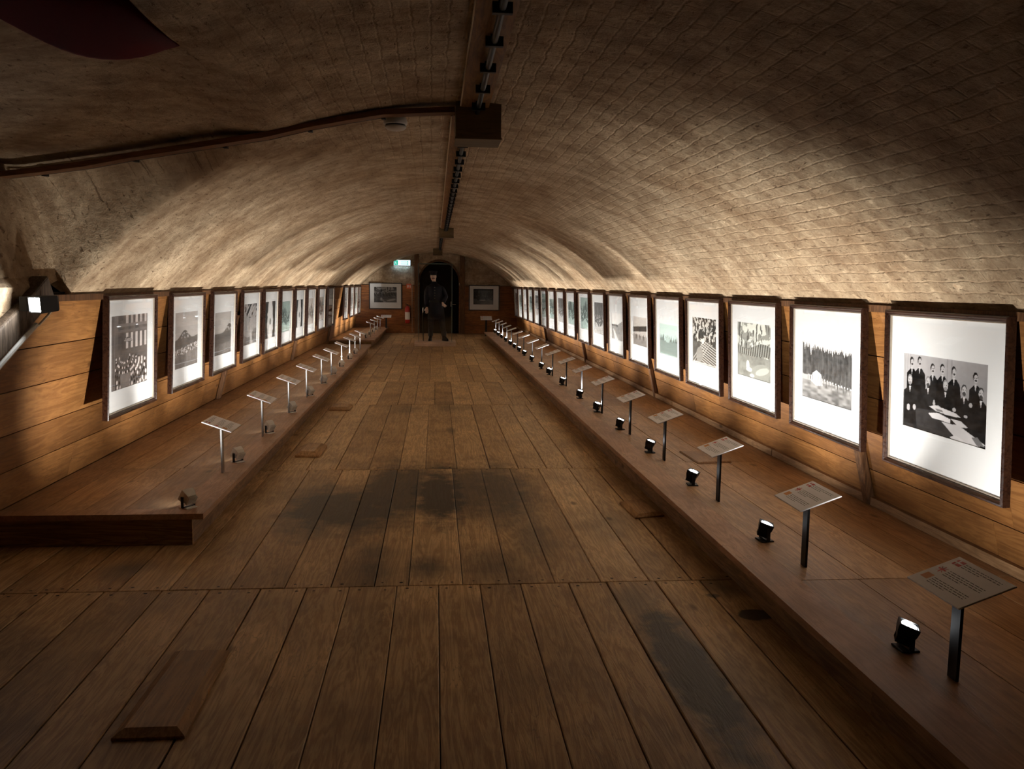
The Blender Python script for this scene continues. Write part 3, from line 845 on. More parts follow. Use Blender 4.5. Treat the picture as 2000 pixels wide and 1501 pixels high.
SEP = (1.0, 0.93, 0.86); NEU = (1.0, 0.985, 0.96); TEAL = (0.80, 1.0, 0.93)
PU = (.133, .86)
right_specs = [
    ('photograph of a group of men in suits around a paper-strewn table', p_group(150, 200), (1, .97, .98), PU, (.25, .745)),
    ('photograph of a snowy field and pale house below dark conifers', p_meadow(140, 180), NEU, PU, (.20, .755)),
    ('photograph of a log bridge over a rocky forest stream', p_bridge(110, 140), (.98, 1, .9), PU, (.18, .73)),
    ('photograph of felled timber lying in a dense dark forest', p_logs(110, 130), (1, .97, .88), PU, (.19, .74)),
    ('photograph of a pale green misty lake with reeds', p_lake(80, 100, 141), TEAL, PU, (.34, .76)),
    ('photograph of a brown square with a dark building and people', p_dark(80, 100), SEP, PU, (.30, .74)),
    ('photograph of a track curving down a hillside', p_road(70, 90), NEU, PU, (.30, .76)),
    ('photograph of a dark forest slope without sky', p_forest(60, 80, 72, .2, .5, .0), NEU, PU, (.15, .75)),
    ('photograph of a grey-green forest under haze', p_forest(50, 60, 75, .45, .4, .35), TEAL, PU, (.08, .74)),
    ('photograph of tall trees above snow', p_forest(50, 60, 77, .55, .5, .1), TEAL, PU, (.2, .72)),
]
left_specs = [
    ('photograph of a crowded parliament chamber with chandelier', p_chamber(160, 180), (1, .9, .85), (.10, .87), (.145, .805)),
    ('photograph of a mountain above a small town', p_mountain(110, 130), (1, .93, .88), (.13, .87), (.18, .80)),
    ('photograph of a misty hillside under pale sky', p_mountain(90, 110, 95, .85, False), (1, .95, .9), (.13, .87), (.24, .80)),
    ('photograph of a rock face and gorge', p_cliff(80, 100), (1, .95, .92), (.13, .87), (.17, .79)),
    ('photograph of a light path between dark trees', p_path(70, 90), NEU, (.13, .87), (.17, .8)),
    ('photograph of dark spruces against grey sky', p_forest(60, 80, 122, .45, .5, .4), TEAL, (.13, .87), (.2, .78)),
    ('photograph of bare tree trunks over snow', p_path(60, 70, 131), NEU, (.13, .87), (.2, .78)),
    ('photograph of houses below a bright sky', p_forest(50, 60, 133, .6, .5, .45), SEP, (.13, .87), (.2, .8)),
    ('photograph of a round tree over a pale yard', p_forest(50, 60, 135, .5, .5, .3), SEP, (.13, .87), (.2, .8)),
    ('photograph of a low grey shoreline', p_dark(50, 60, 137), SEP, (.13, .87), (.45, .8)),
]
ORD = ['nearest', 'second', 'third', 'fourth', 'fifth', 'sixth', 'seventh', 'eighth', 'ninth', 'tenth', 'eleventh', 'twelfth', 'thirteenth', 'fourteenth', 'fifteenth', 'sixteenth', 'seventeenth', 'eighteenth', 'nineteenth', 'twentieth']
def xfr(y): return xr_top(y) - 0.052
def xfl(y): return xl_top(y) + 0.052
RY_M = [4.23, 5.58, 6.92, 8.25, 9.56, 10.94, 12.36, 13.76, 15.12, 16.6, 18.0, 19.4, 20.8, 22.25, 23.7, 25.15, 26.6, 27.95]
LY_M = [6.86, 8.37, 9.78, 11.20, 12.53, 13.82, 15.18, 16.54, 18.05, 19.60, 22.9, 24.5, 25.75, 26.8]
RFY = []; LFY = []
for y in RY_M:
    yy = y * 0.955
    for _ in range(3): yy = y * xfr(yy) / 2.6
    RFY.append(yy)
for y in LY_M:
    yy = y * 0.955
    for _ in range(3): yy = y * (-xfl(yy)) / 2.3
    LFY.append(min(yy, 26.95))
def hang(root, right, y):
    fw = (xfr(y) if right else xfl(y))
    wall = fw + (0.042 if right else -0.042)
    tilt = math.radians(2.6)
    rz = -math.pi / 2 if right else math.pi / 2
    root.location = (wall, y, 1.487 if right else 1.49)
    root.rotation_euler = (tilt, 0, rz)
protos = {}
def copy_frame(src, label, group):
    r = copy_tree(src); r['label'] = label; r['group'] = group; return r
GR = 'framed photographs along the right wall'; GL = 'framed photographs along the left wall'
rframes = []; lframes = []
for i, y in enumerate(RFY):
    lab_tail = ', %s on the right wall' % ('nearest the camera' if i == 0 else ORD[i] + ' from the near end')
    if i < len(right_specs):
        d, arr, tint, pu, pv = right_specs[i]
        r = thing('picture_frame', 'framed ' + d + lab_tail if len(('framed ' + d + lab_tail).split()) <= 16 else 'framed ' + ' '.join(d.split()[:7]) + lab_tail, 'picture', group=GR)
        frame_parts(r, arr, tint, pu, pv)
    else:
        last = i == len(RFY) - 1
        r = copy_frame(rframes[[7, 9, 8, 7, 9, 6, 9, 7][i - 10]], 'dark-framed grey landscape photograph, ' + ('farthest one on the right wall' if last else ORD[i] + ' from the near end of the right wall'), GR)
    hang(r, True, y); rframes.append(r)
for i, y in enumerate(LFY):
    lab_tail = ', %s on the left wall' % ('nearest the camera' if i == 0 else ORD[i] + ' from the near end')
    if i < len(left_specs):
        d, arr, tint, pu, pv = left_specs[i]
        r = thing('picture_frame', 'framed ' + d + lab_tail, 'picture', group=GL)
        frame_parts(r, arr, tint, pu, pv)
    else:
        k = i - 10
        r = copy_frame(lframes[[7, 8, 5, 9][k]], 'dark-framed photograph above the far left platform, %s of four from the near side' % ['first', 'second', 'third', 'last'][k], GL)
    hang(r, False, y); lframes.append(r)
for r in rframes + lframes:
    w = r['label'].split()
    if len(w) > 16: r['label'] = ' '.join(w[:1] + w[3:])      # drop 'photograph of'
    w = r['label'].split()
    if len(w) > 16: r['label'] = ' '.join(w[:3] + w[-12:])
# two on the far wall
arrA = p_bridge(60, 80); arrA = np.where(arrA > .5, .4, arrA * .5)
r = thing('picture_frame', 'black-framed garden photograph on the far wall, left of the glass case', 'picture', group='framed photographs on the far wall')
frame_parts(r, arrA, NEU, (.13, .86), (.13, .76), black=True, slip=False)
r.location = (-1.575, YF - 0.035, 1.60); r.rotation_euler = (0, 0, 0); r.scale = (1.0, 1, 0.975)
arrB = p_forest(60, 80, 155, .4, .5, .3) * .35; U_, V_ = grid(60, 80); ell(arrB, U_, V_, .45, .72, .16, .04, .5); arrB[V_ < .1] = .02
r = thing('picture_frame', 'black-framed dark woodland photograph on the far wall, right of the glass case', 'picture', group='framed photographs on the far wall')
frame_parts(r, arrB, NEU, (.13, .82), (.13, .78), black=True, slip=False)
r.location = (1.57, YF - 0.035, 1.565); r.scale = (.95, 1, 0.955)

# ------------------------------------------------------------------ caption stands
def build_stand(name_post_mat):
    root = thing('caption_stand', '', 'caption stand')
    H = 0.355
    p = MB(); p.box(-0.006, 0.006, -0.026, 0.026, 0.0, H); p.build('post', name_post_mat, root)
    t = math.radians(20)
    Mt = Matrix.Translation((0, 0, H)) @ Matrix.Rotation(-t, 4, 'Y')
    # local tablet: x to the wall (upper edge), y sideways
    k = MB(); k.box(-0.100, 0.100, -0.150, 0.150, 0.0, 0.005).xf(Mt); k.build('back_plate', m_black, root)
    c = MB(); c.bbox(-0.108, 0.108, -0.160, 0.160, 0.005, 0.011, 0.001).xf(Mt); card = c.build('caption_card', m_card, root)
    z = 0.0114
    def ln(ink, xc, ya, yb, w=0.0016):
        ink.add([(xc - w, ya, z), (xc + w, ya, z), (xc + w, yb, z), (xc - w, yb, z)], [(0, 1, 2, 3)])
    blocks = [(0.072, 3), (0.008, 4), (-0.055, 4)]
    rr = random.Random(3)
    for (xb, n) in blocks:
        ink = MB()
        for q_ in range(n):
            y = 0.083; xc = xb + 0.012 - 0.0105 * q_; end = -0.12 if q_ < n - 1 else -0.02
            while y > end:
                wl = rr.uniform(0.008, 0.026); ln(ink, xc, y, max(y - wl, end)); y -= wl + 0.005
        ink.xf(Mt).build('caption_text', m_ink, card)
    fr = MB(); z2 = 0.0113
    def rect(mb, xa, xb, ya, yb, zz): mb.add([(xa, ya, zz), (xb, ya, zz), (xb, yb, zz), (xa, yb, zz)], [(0, 1, 2, 3)])
    # red field with white cross and blue inside, a crossed banner, an orange square
    rect(fr, 0.058, 0.092, 0.092, 0.137, z2)
    fr.xf(Mt); tag(fr.build('flag_mark', m_red, card), 'red flag with a pale cross')
    cr = MB(); rect(cr, 0.072, 0.079, 0.092, 0.137, z2 + .0003); rect(cr, 0.058, 0.092, 0.118, 0.125, z2 + .0003); cr.xf(Mt); cr.build('flag_cross', m_card, card)
    f2 = MB(); rect(f2, 0.006, 0.013, 0.095, 0.14, z2); rect(f2, -0.010, 0.028, 0.114, 0.121, z2)
    for sx in (-1, 1):
        cx, cy = 0.009, 0.1175
        f2.add([(cx - .015, cy - sx * .018 - .002, z2), (cx - .015, cy - sx * .018 + .002, z2), (cx + .015, cy + sx * .018 + .002, z2), (cx + .015, cy + sx * .018 - .002, z2)], [(0, 1, 2, 3)])
    f2.xf(Mt); tag(f2.build('flag_mark', m_red, card), 'red crossed flag')
    f3 = MB(); rect(f3, -0.068, -0.034, 0.096, 0.138, z2); f3.xf(Mt); tag(f3.build('flag_mark', m_gold, card), 'orange flag square')
    return root
stR = build_stand(m_black); stR.location = (1.87, 2.79, ZP)
stL = build_stand(m_steel); stL.rotation_euler = (0, 0, math.pi)
RSY = [2.80, 4.05, 5.36, 6.67, 7.87, 9.2, 10.5, 11.7, 13.05, 14.35, 15.7, 17.15, 18.4, 19.75, 21.0, 22.25, 23.4, 24.6]
LSY = [6.34, 7.83, 9.26, 10.55, 11.96, 13.10, 14.56, 15.95, 17.05, 18.2]
for i, y in enumerate(RSY):
    s = stR if i == 0 else copy_tree(stR)
    s.location = (xe_r(y) + 0.305, y, ZP)
    s['label'] = 'black-post caption stand on the right platform, ' + ('nearest the camera' if i == 0 else 'farthest in the row' if i == len(RSY) - 1 else ORD[i] + ' from the camera')
    s['group'] = 'caption stands on the right platform'
for i, y in enumerate(LSY):
    s = stL if i == 0 else copy_tree(stL)
    s.location = (-1.555 - 0.002 * i, y, ZP)
    s['label'] = 'steel-post caption stand on the near left platform, ' + ('nearest the camera' if i == 0 else 'farthest in the row' if i == len(LSY) - 1 else ORD[i] + ' from the camera')
    s['group'] = 'caption stands on the near left platform'
for i, (x, y) in enumerate([(-1.66, 22.3), (-1.66, 23.7), (-1.66, 25.0), (-1.66, 26.2)]):
    s = copy_tree(stL); s.location = (x, y, ZP)
    s['label'] = 'steel-post caption stand on the short far left platform, %s of four' % ['nearest', 'second', 'third', 'farthest'][i]
    s['group'] = 'caption stands on the far left platform'
for (x, lab) in ((-1.52, 'caption stand below the garden photograph on the far wall'), (1.58, 'black-post caption stand on the floor below the far right photograph')):
    s = copy_tree(stR); s.location = (x, 26.6, 0.0 if x > 0 else ZP); s.rotation_euler = (0, 0, math.pi / 2); s['label'] = lab; s['group'] = 'caption stands by the far wall'
    if x > 0: s.scale = (1.1, 1.1, 1.5)
    else: s.location = (x, 26.95, ZP)

# ------------------------------------------------------------------ floodlights on the platforms
def build_flood(body):
    """beam leaves along local +x / up; origin on the platform"""
    root = thing('floor_spotlight', '', 'spotlight')
    b = MB(); b.bbox(-0.03, 0.03, -0.034, 0.034, 0, 0.006, 0.002); b.build('base', body, root)
    y = MB()
    for s in (-1, 1):
        y.box(-0.008, 0.008, s * 0.036 - 0.0025, s * 0.036 + 0.0025, 0.004, 0.062)
    y.box(-0.008, 0.008, -0.038, 0.038, 0.005, 0.009); y.build('yoke', m_black, root)
    return root
def add_head(root, body, el, az, lel, laz, cone):
    """head tilted so its face looks along elevation el, azimuth az"""
    Mh = Matrix.Translation((0, 0, 0.060)) @ Matrix.Rotation(az, 4, 'Z') @ Matrix.Rotation(-el, 4, 'Y')
    # head local: face towards +x
    h = MB()
    h.loft([[(x, sy * a, sz * b) for sy, sz in ((-1, -1), (1, -1), (1, 1), (-1, 1))] for x, a, b in ((-0.022, .026, .024), (0.0, .032, .030), (0.018, .033, .032), (0.024, .033, .032), (0.024, .028, .027), (0.019, .027, .026))])
    for k in range(7):
        yy = -0.024 + 0.008 * k
        h.box(-0.040, -0.018, yy - 0.0012, yy + 0.0012, -0.024, 0.024)
    h.xf(Mh); head = h.build('lamp_head', body, root)
    g = MB(); n = 20
    g.add([(0.0215, 0.024 * math.cos(t), 0.024 * math.sin(t)) for t in np.linspace(0, 2 * math.pi, n, endpoint=False)], [tuple(range(n))]); g.xf(Mh)
    tag(g.build('lamp_lens', m_lamp, head), 'glowing white lens')
    d = Vector((math.cos(lel) * math.cos(laz), math.cos(lel) * math.sin(laz), math.sin(lel)))
    p = Mh @ Vector((0.032, 0, 0))
    if True:
        L = bpy.data.lights.new('flood_beam', 'SPOT')
        L.energy = SPOT_W; L.color = LAMP_COL; L.spot_size = math.radians(cone); L.spot_blend = 1.0; L.shadow_soft_size = 0.016
    lo = bpy.data.objects.new('light_source', L); C.objects.link(lo); lo.parent = root
    lo.location = p; lo.rotation_euler = d.to_track_quat('-Z', 'Y').to_euler()
fR = build_flood(m_black); add_head(fR, m_black, math.radians(72), -0.45, math.radians(49), 0.25, 124)
fL = build_flood(m_alu); add_head(fL, m_alu, math.radians(34), 0.0, math.radians(42), -0.30, 110)
RLY = [3.06, 4.49, 5.82, 7.0, 8.16, 9.32, 10.44, 11.86, 13.2, 14.15, 15.5, 16.75, 17.75, 18.75, 19.75, 20.95, 22.2, 23.3, 24.5]
LLY = [5.34, 6.71, 8.01, 9.30, 10.68, 12.0, 13.2, 14.38, 15.8, 17.0]
LIGHT0 = [c for c in children(fR) if c.type == 'LIGHT'][0]; L0 = (LIGHT0.data, LIGHT0.rotation_euler.copy())
for i, y in enumerate(RLY):
    s = fR if i == 0 else copy_tree(fR)
    for ch in children(s):
        if ch.type == 'LIGHT': ch.data = L0[0]; ch.rotation_euler = L0[1]
    s.scale = (1.22,) * 3; s.location = (xe_r(y) + 0.275, y, ZP); s.rotation_euler = (0, 0, 0.12 * math.sin(i * 2.1))
    s['label'] = 'small black spotlight glowing on the right platform, ' + ('nearest the camera' if i == 0 else 'farthest in the row' if i == len(RLY) - 1 else ORD[i] + ' from the camera')
    s['group'] = 'spotlights on the right platform'
    if i == 0:      # swung towards the next picture
        for ch in s.children:
            if ch.type == 'LIGHT':
                ch.data = ch.data.copy(); ch.data.energy = 80; ch.data.spot_size = math.radians(104)
                ch.rotation_euler = Vector((0.60, 0.62, 0.62)).to_track_quat('-Z', 'Y').to_euler()
    if i == 1:      # this one is tipped up at the vault
        for ch in s.children:
            if ch.type == 'LIGHT':
                ch.data = ch.data.copy(); ch.data.energy = 135; ch.data.spot_size = math.radians(116)
                ch.rotation_euler = Vector((0.60, 0.40, 1.12)).to_track_quat('-Z', 'Y').to_euler()
for i, y in enumerate(LLY):
    s = fL if i == 0 else copy_tree(fL)
    s.scale = (1.2,) * 3; s.location = (-1.525 - 0.004 * i, y, ZP); s.rotation_euler = (0, 0, math.pi - 0.62 + 0.05 * math.sin(i * 1.7))
    s['label'] = 'small pale metal spotlight on the near left platform, ' + ('nearest the camera' if i == 0 else 'farthest in the row' if i == len(LLY) - 1 else ORD[i] + ' from the camera')
    s['group'] = 'spotlights on the near left platform'
for i, y in enumerate([22.0, 23.2, 24.5, 25.8]):
    s = copy_tree(fL); s.location = (-1.75, y, ZP); s.rotation_euler = (0, 0, math.pi - 0.3)
    s['label'] = 'small pale spotlight on the short far left platform, %s of four' % ['nearest', 'second', 'third', 'farthest'][i]
    s['group'] = 'spotlights on the far left platform'

# ------------------------------------------------------------------ struts against the walls
for right, ys in ((True, [5.25, 10.56, 15.4, 20.6]), (False, [10.4, 15.6, 20.6])):
    for k, y in enumerate(ys):
        xf = xr if right else xl; s = 1 if right else -1
        mb = MB(); P = []
        for z, off in ((ZP + 0.001, 0.0), (1.20, 0.0)):
            xa = xf(y, z) - 0.004 * s; xb = xa - 0.05 * s
            q_ = [(xb, y - 0.04, z), (xa, y - 0.04, z), (xa, y + 0.04, z), (xb, y + 0.04, z)]
            if not right: q_ = q_[::-1]
            P += q_
        mb.hexa(P, 0.5)
        # bevel-like chamfer strip along the arris
        o = mb.build('wall_strut', m_strut, None, attr=True)
        bm = o.modifiers.new('soft_edges', 'BEVEL'); bm.width = 0.008; bm.segments = 2
        side = 'right' if right else 'left'
        tag(o, 'dark timber strut leaning up the %s plank wall, %s from the camera' % (side, ['nearest', 'second', 'third', 'farthest'][k] if len(ys) == 4 else ['nearest', 'middle', 'farthest'][k]), 'strut', 'timber struts on the %s wall' % side)

# sloping weathered beam at the left, with its floodlight
mb = MB()
a0 = Vector((-2.50, 3.0, 0.2)); a1 = Vector((-2.26, 5.2, 1.56))
ax = (a1 - a0).normalized(); side_ = Vector((1, 0, 0)); up = ax.cross(side_).normalized()
rings = []
for k in range(9):
    c = a0.lerp(a1, k / 8) + up * 0.012 * math.sin(k * 1.9)
    rings.append([c + side_ * sx * 0.05 + up * su * 0.075 for sx, su in ((-1, -1), (1, -1), (1, 1), (-1, 1))])
mb.loft(rings, 0.5)
o = mb.build('sloping_beam', m_grey_timber, None, attr=True)
bv = o.modifiers.new('soft_edges', 'BEVEL'); bv.width = 0.012; bv.segments = 2
tag(o, 'weathered sloping timber beam at the left edge, ending the plank wall', 'beam')

root = thing('wall_floodlight', 'black box floodlight clamped on the sloping beam at the left edge', 'floodlight', (-2.12, 4.86, 1.463))
hb = MB(); Mh = Matrix.Rotation(math.radians(-116), 4, 'Z') @ Matrix.Rotation(math.radians(4), 4, 'Y')
hb.loft([[(x, sy * a, sz * b) for sy, sz in ((-1, -1), (1, -1), (1, 1), (-1, 1))] for x, a, b in ((-0.075, .036, .034), (-0.06, .044, .042), (0.045, .048, .046), (0.05, .048, .046), (0.05, .042, .040), (0.042, .041, .039))])
hb.xf(Mh); head = hb.build('lamp_housing', m_black, root)
g = MB(); g.box(0.0425, 0.0445, -0.038, 0.038, -0.036, 0.036); g.xf(Mh); tag(g.build('lamp_lens', m_lamp, head), 'glowing white square lens')
br_ = MB(); br_.tube([(-0.02, 0.02, 0.0), (-0.10, 0.05, 0.0)], 0.012); br_.box(-0.12, -0.08, 0.0, 0.09, -0.04, 0.04); br_.build('bracket', m_black, root)
L = bpy.data.lights.new('beam_flood', 'SPOT'); L.energy = 3.5; L.color = (0.85, 0.93, 1.0); L.spot_size = math.radians(140); L.spot_blend = 0.6; L.shadow_soft_size = 0.03
lo = bpy.data.objects.new('light_source', L); C.objects.link(lo); lo.parent = root
dv = (Mh.to_3x3() @ Vector((1, 0, 0.25))).normalized(); lo.location = Mh @ Vector((0.06, 0, 0)); lo.rotation_euler = dv.to_track_quat('-Z', 'Y').to_euler()
mb = MB()
cp = [(-2.14, 4.96, 1.475), (-2.13, 5.03, 1.475), (-2.16, 5.10, 1.44), (-2.20, 5.10, 1.39), (-2.22, 5.03, 1.34), (-2.225, 4.97, 1.33)]
mb.tube(cp, 0.0065, 8); tag(mb.build('power_cable', m_dirtywhite, None, smooth=True), 'pale looped cable from the left-edge floodlight down to its conduit', 'cable')
mb = MB(); mb.tube([(-2.215, 4.99, 1.345), (-2.225, 4.56, 1.14), (-2.25, 4.10, 0.93)], 0.013, 8)
tag(mb.build('cable_conduit', m_white, None), 'straight white plastic conduit sloping down the left plank wall', 'conduit')

# ------------------------------------------------------------------ wood pieces on the floor
def plate(pts, h, inset, label, mat=m_block, zb=0.0):
    """raised board with sloping edges; pts ccw from above"""
    c = Vector((sum(p[0] for p in pts) / 4, sum(p[1] for p in pts) / 4, 0))
    P = [(p[0], p[1], zb) for p in pts] + [(p[0], p[1], zb + h * 0.35) for p in pts]
    for p in pts:
        d = Vector((p[0], p[1], 0)) - c
        P.append((p[0] - math.copysign(inset, d.x), p[1] - math.copysign(inset, d.y), zb + h))
    f = [(3, 2, 1, 0), (8, 9, 10, 11)]
    for k in (0, 4):
        for i in range(4):
            j = (i + 1) % 4; f.append((k + i, k + j, k + 4 + j, k + 4 + i))
    mb = MB(); mb.add(P, f, random.random())
    return tag(mb.build('floor_patch_board', mat, None, attr=True), label, 'wooden board', 'wooden boards lying on the floor')
plate([(-1.125, 2.93), (-0.875, 2.93), (-0.885, 3.64), (-1.115, 3.64)], 0.03, 0.035, 'large bevelled board lying on the floor at the lower left')
plate([(1.38, 5.66), (1.60, 5.72), (1.55, 6.13), (1.36, 6.08)], 0.028, 0.03, 'bevelled board on the floor beside the right platform')
plate([(-1.28, 7.86), (-1.06, 7.84), (-1.05, 8.35), (-1.27, 8.37)], 0.05, 0.05, 'bevelled board on the floor beside the left platform, nearer of two')
plate([(-1.33, 10.75), (-1.07, 10.75), (-1.06, 11.12), (-1.32, 11.14)], 0.045, 0.03, 'dark block on the floor beside the left platform, farther of two')
plate([(2.08, 6.52), (2.37, 6.56), (2.34, 6.95), (2.07, 7.0)], 0.014, 0.006, 'thin cracked board laid on the right platform behind the third spotlight', m_plat, ZP)

# ------------------------------------------------------------------ ceiling services
XP = 0.21
def zc(x, y): return vault_z(x, y)
def service_board(name, pts_fn, label):
    pass
mb = MB()
ys = np.arange(-1.0, 5.35, 0.35)
def plank_run(mb, x0f, x1f, ys, drop, th):
    rings = []
    for y in ys:
        z = zc((x0f(y) + x1f(y)) / 2, y) - drop
        rings.append([(x0f(y), y, z - th), (x1f(y), y, z - th), (x1f(y), y, z), (x0f(y), y, z)])
    mb.loft(rings, 0.6)
plank_run(mb, lambda y: 0.145, lambda y: 0.30, np.linspace(-1.0, 4.98, 16), 0.006, 0.022)
tag(mb.build('ceiling_board', m_board, None, attr=True), 'narrow wooden board along the vault crown, overhead up to the big box', 'board', 'wooden boards along the ceiling')
mb = MB(); plank_run(mb, lambda y: 0.10, lambda y: 0.22, np.linspace(5.25, 24.6, 40), 0.006, 0.018)
tag(mb.build('ceiling_board', m_board, None, attr=True), 'narrow wooden board along the vault crown, beyond the big box', 'board', 'wooden boards along the ceiling')
def conduit(ya, yb, x, label, clamps):
    root = thing('ceiling_conduit', label, 'conduit', (0, 0, 0), 0, 'black conduits along the vault crown')
    yy = np.linspace(ya, yb, 24); mb = MB()
    mb.tube([(x, y, zc(x, y) - 0.055) for y in yy], 0.014, 10); mb.build('pipe', m_black, root, smooth=True)
    for c in clamps:
        z = zc(x, c); k = MB(); k.box(x - 0.036, x + 0.036, c - 0.012, c + 0.012, z - 0.075, z - 0.036); k.box(x - 0.015, x + 0.015, c - 0.008, c + 0.008, z - 0.04, z - 0.024)
        k.build('pipe_clamp', m_black, root)
conduit(-0.9, 5.0, 0.235, 'black clamped conduit overhead, running to the big ceiling box', list(np.arange(0.62, 4.9, 0.42)))
conduit(5.25, 15.65, 0.19, 'black clamped conduit between the big and the second ceiling box', list(np.arange(5.7, 15.5, 0.42)))
conduit(15.85, 24.4, 0.13, 'black conduit from the second ceiling box to the far one', list(np.arange(16.2, 24.2, 0.84)))
mb = MB(); mb.tube([(0.142, y, zc(0.14, y) - 0.02 + 0.004 * math.sin(y * 5)) for y in np.linspace(-0.9, 4.98, 30)], 0.005, 6)
tag(mb.build('thin_cable', m_dirtywhite, None), 'thin pale cable beside the overhead board before the big ceiling box', 'cable')
mb = MB(); mb.tube([(0.097, y, zc(0.1, y) - 0.016 + 0.003 * math.sin(y * 3)) for y in np.linspace(5.3, 15.5, 40)], 0.005, 6)
tag(mb.build('thin_cable', m_dirtywhite, None), 'thin pale cable along the crown board beyond the big ceiling box', 'cable')
def cbox(x0, x1, y0, y1, z0, label):
    root = thing('ceiling_box', label, 'box', ((x0 + x1) / 2, (y0 + y1) / 2, z0), 0, 'wooden boxes on the vault crown')
    w, d = (x1 - x0) / 2, (y1 - y0) / 2; t = 0.012; h = ZTOP + 0.01 - z0
    mb = MB()
    mb.box(-w, w, -d, -d + t, 0.0, h, 0.4); mb.box(-w, w, d - t, d, 0.0, h, 0.3); mb.box(-w, -w + t, -d + t, d - t, 0, h, .6); mb.box(w - t, w, -d + t, d - t, 0, h, .5)
    mb.build('side_panels', m_box, root, attr=True)
    mb = MB(); mb.box(-w - 0.003, w + 0.003, -d - 0.003, d + 0.003, -t, 0.0, .8); tag(mb.build('bottom_panel', m_box, root, attr=True), 'lighter bottom panel')
    return root
cbox(0.115, 0.372, 4.98, 5.27, 2.427, 'large dark wooden box on the ceiling, nearest of three')
cbox(0.07, 0.33, 15.6, 15.85, 2.43, 'middle wooden box on the vault crown, second of three')
cbox(-0.06, 0.20, 24.4, 24.65, 2.40, 'small-looking wooden box at the far end of the vault crown')
# side branch over the lunette: board and black conduit
def lz(x, y):
    z = vault_z(x, y) if x > xl_top(y) else 1.5
    return max(z, lunette_z(x, y)) if x < -0.6 else z
BY = 5.06
xs_b = [0.11, -0.1, -0.3, -0.5, -0.72, -0.95, -1.2, -1.45, -1.7, -1.95, -2.2, -2.4]
zt = [lz(x, BY) for x in xs_b]
zt = list(np.interp([-x for x in xs_b], [-0.1, .32, .71, .95, 1.27, 1.69, 2.0, 2.4], [2.60, 2.572, 2.493, 2.432, 2.375, 2.30, 2.235, 2.18]))
mb = MB(); mb.loft([[(x, BY - 0.035, z - 0.03), (x, BY + 0.06, z - 0.03), (x, BY + 0.06, z + 0.0), (x, BY - 0.035, z + 0.0)] for x, z in zip(xs_b, zt)], .5)
tag(mb.build('ceiling_board', m_boardx, None, attr=True), 'brown board crossing the vault from the big box to the left', 'board', 'wooden boards along the ceiling')
mb = MB(); root = thing('ceiling_conduit', 'black conduit following the crossing board down to the left', 'conduit', (0, 0, 0), 0)
pts = [(x, BY + 0.10, z - 0.012) for x, z in zip(xs_b, zt) if x < -0.25]
mb.tube(pts, 0.013, 8); mb.build('pipe', m_black, root, smooth=True)
for k, (x, y, z) in enumerate(pts):
    if k % 2 == 0:
        c = MB(); c.box(x - 0.012, x + 0.012, y - 0.02, y + 0.024, z - 0.02, z + 0.02); c.build('pipe_clamp', m_black, root)

# smoke detector
sx, sy = -0.235, 5.25; sz = zc(sx, sy)
root = thing('smoke_detector', 'white smoke detector on the vault beside the big ceiling box', 'smoke detector', (sx, sy, sz - 0.035))
def lathe(prof, n=28):
    return [[(r * math.cos(2 * math.pi * k / n), r * math.sin(2 * math.pi * k / n), z) for k in range(n)] for r, z in prof]
mb = MB(); mb.loft(lathe([(0.052, 0.03), (0.068, -0.004), (0.070, -0.024), (0.066, -0.030)])); mb.build('mounting_base', m_white, root, smooth=True)
mb = MB(); mb.loft(lathe([(0.058, -0.030), (0.058, -0.038)])); tag(mb.build('sensor_slots', m_black, root), 'dark slots')
mb = MB(); mb.loft(lathe([(0.064, -0.038), (0.062, -0.048), (0.050, -0.058), (0.030, -0.064), (0.001, -0.065)])); mb.build('sensor_cap', m_white, root, smooth=True)
mb = MB(); mb.box(0.30, 0.405, 5.45, 5.60, zc(.35, 5.5) - 0.10, zc(.35, 5.5) + 0.01)
o = mb.build('junction_box', m_white, None); bv = o.modifiers.new('soft_edges', 'BEVEL'); bv.width = 0.012; bv.segments = 3
tag(o, 'small white plastic box on the ceiling just behind the big wooden box', 'junction box')

# red fabric canopy, upper left
mb = MB()
def ray_pt(px, py, yy):
    v = Matrix(Rm) @ Vector((px - 1000, -(py - 750.5), -1670)); t = yy / v.y
    return Vector((v.x * t, yy, CAMH + v.z * t))
bot = [(-160, -40), (-60, 12), (0, 38), (60, 72), (120, 101), (175, 117), (230, 121), (285, 114), (325, 98), (352, 91)]
top = [(-160, -170), (-60, -160), (0, -150), (40, -135), (90, -120), (130, -105), (180, -85), (235, -18), (300, 48), (352, 91)]
rows = []
for f in np.linspace(0, 1, 9):
    rows.append([ray_pt(lerp(b_[0], t_[0], f), lerp(b_[1], t_[1], f), 3.0 - 0.5 * f - 0.18 * math.sin(math.pi * f)) for b_, t_ in zip(bot, top)])
n = len(bot)
fs = [(i * n + k, i * n + k + 1, (i + 1) * n + k + 1, (i + 1) * n + k) for i in range(8) for k in range(n - 1)]
mb.add([p for r_ in rows for p in r_], fs)
o = mb.build('hanging_cloth', m_canopy, None, smooth=True); so = o.modifiers.new('thick', 'SOLIDIFY'); so.thickness = 0.004
sb = o.modifiers.new('smooth', 'SUBSURF'); sb.levels = 1; sb.render_levels = 1
tag(o, 'dark red cloth sagging below the vault at the upper left', 'hanging cloth')

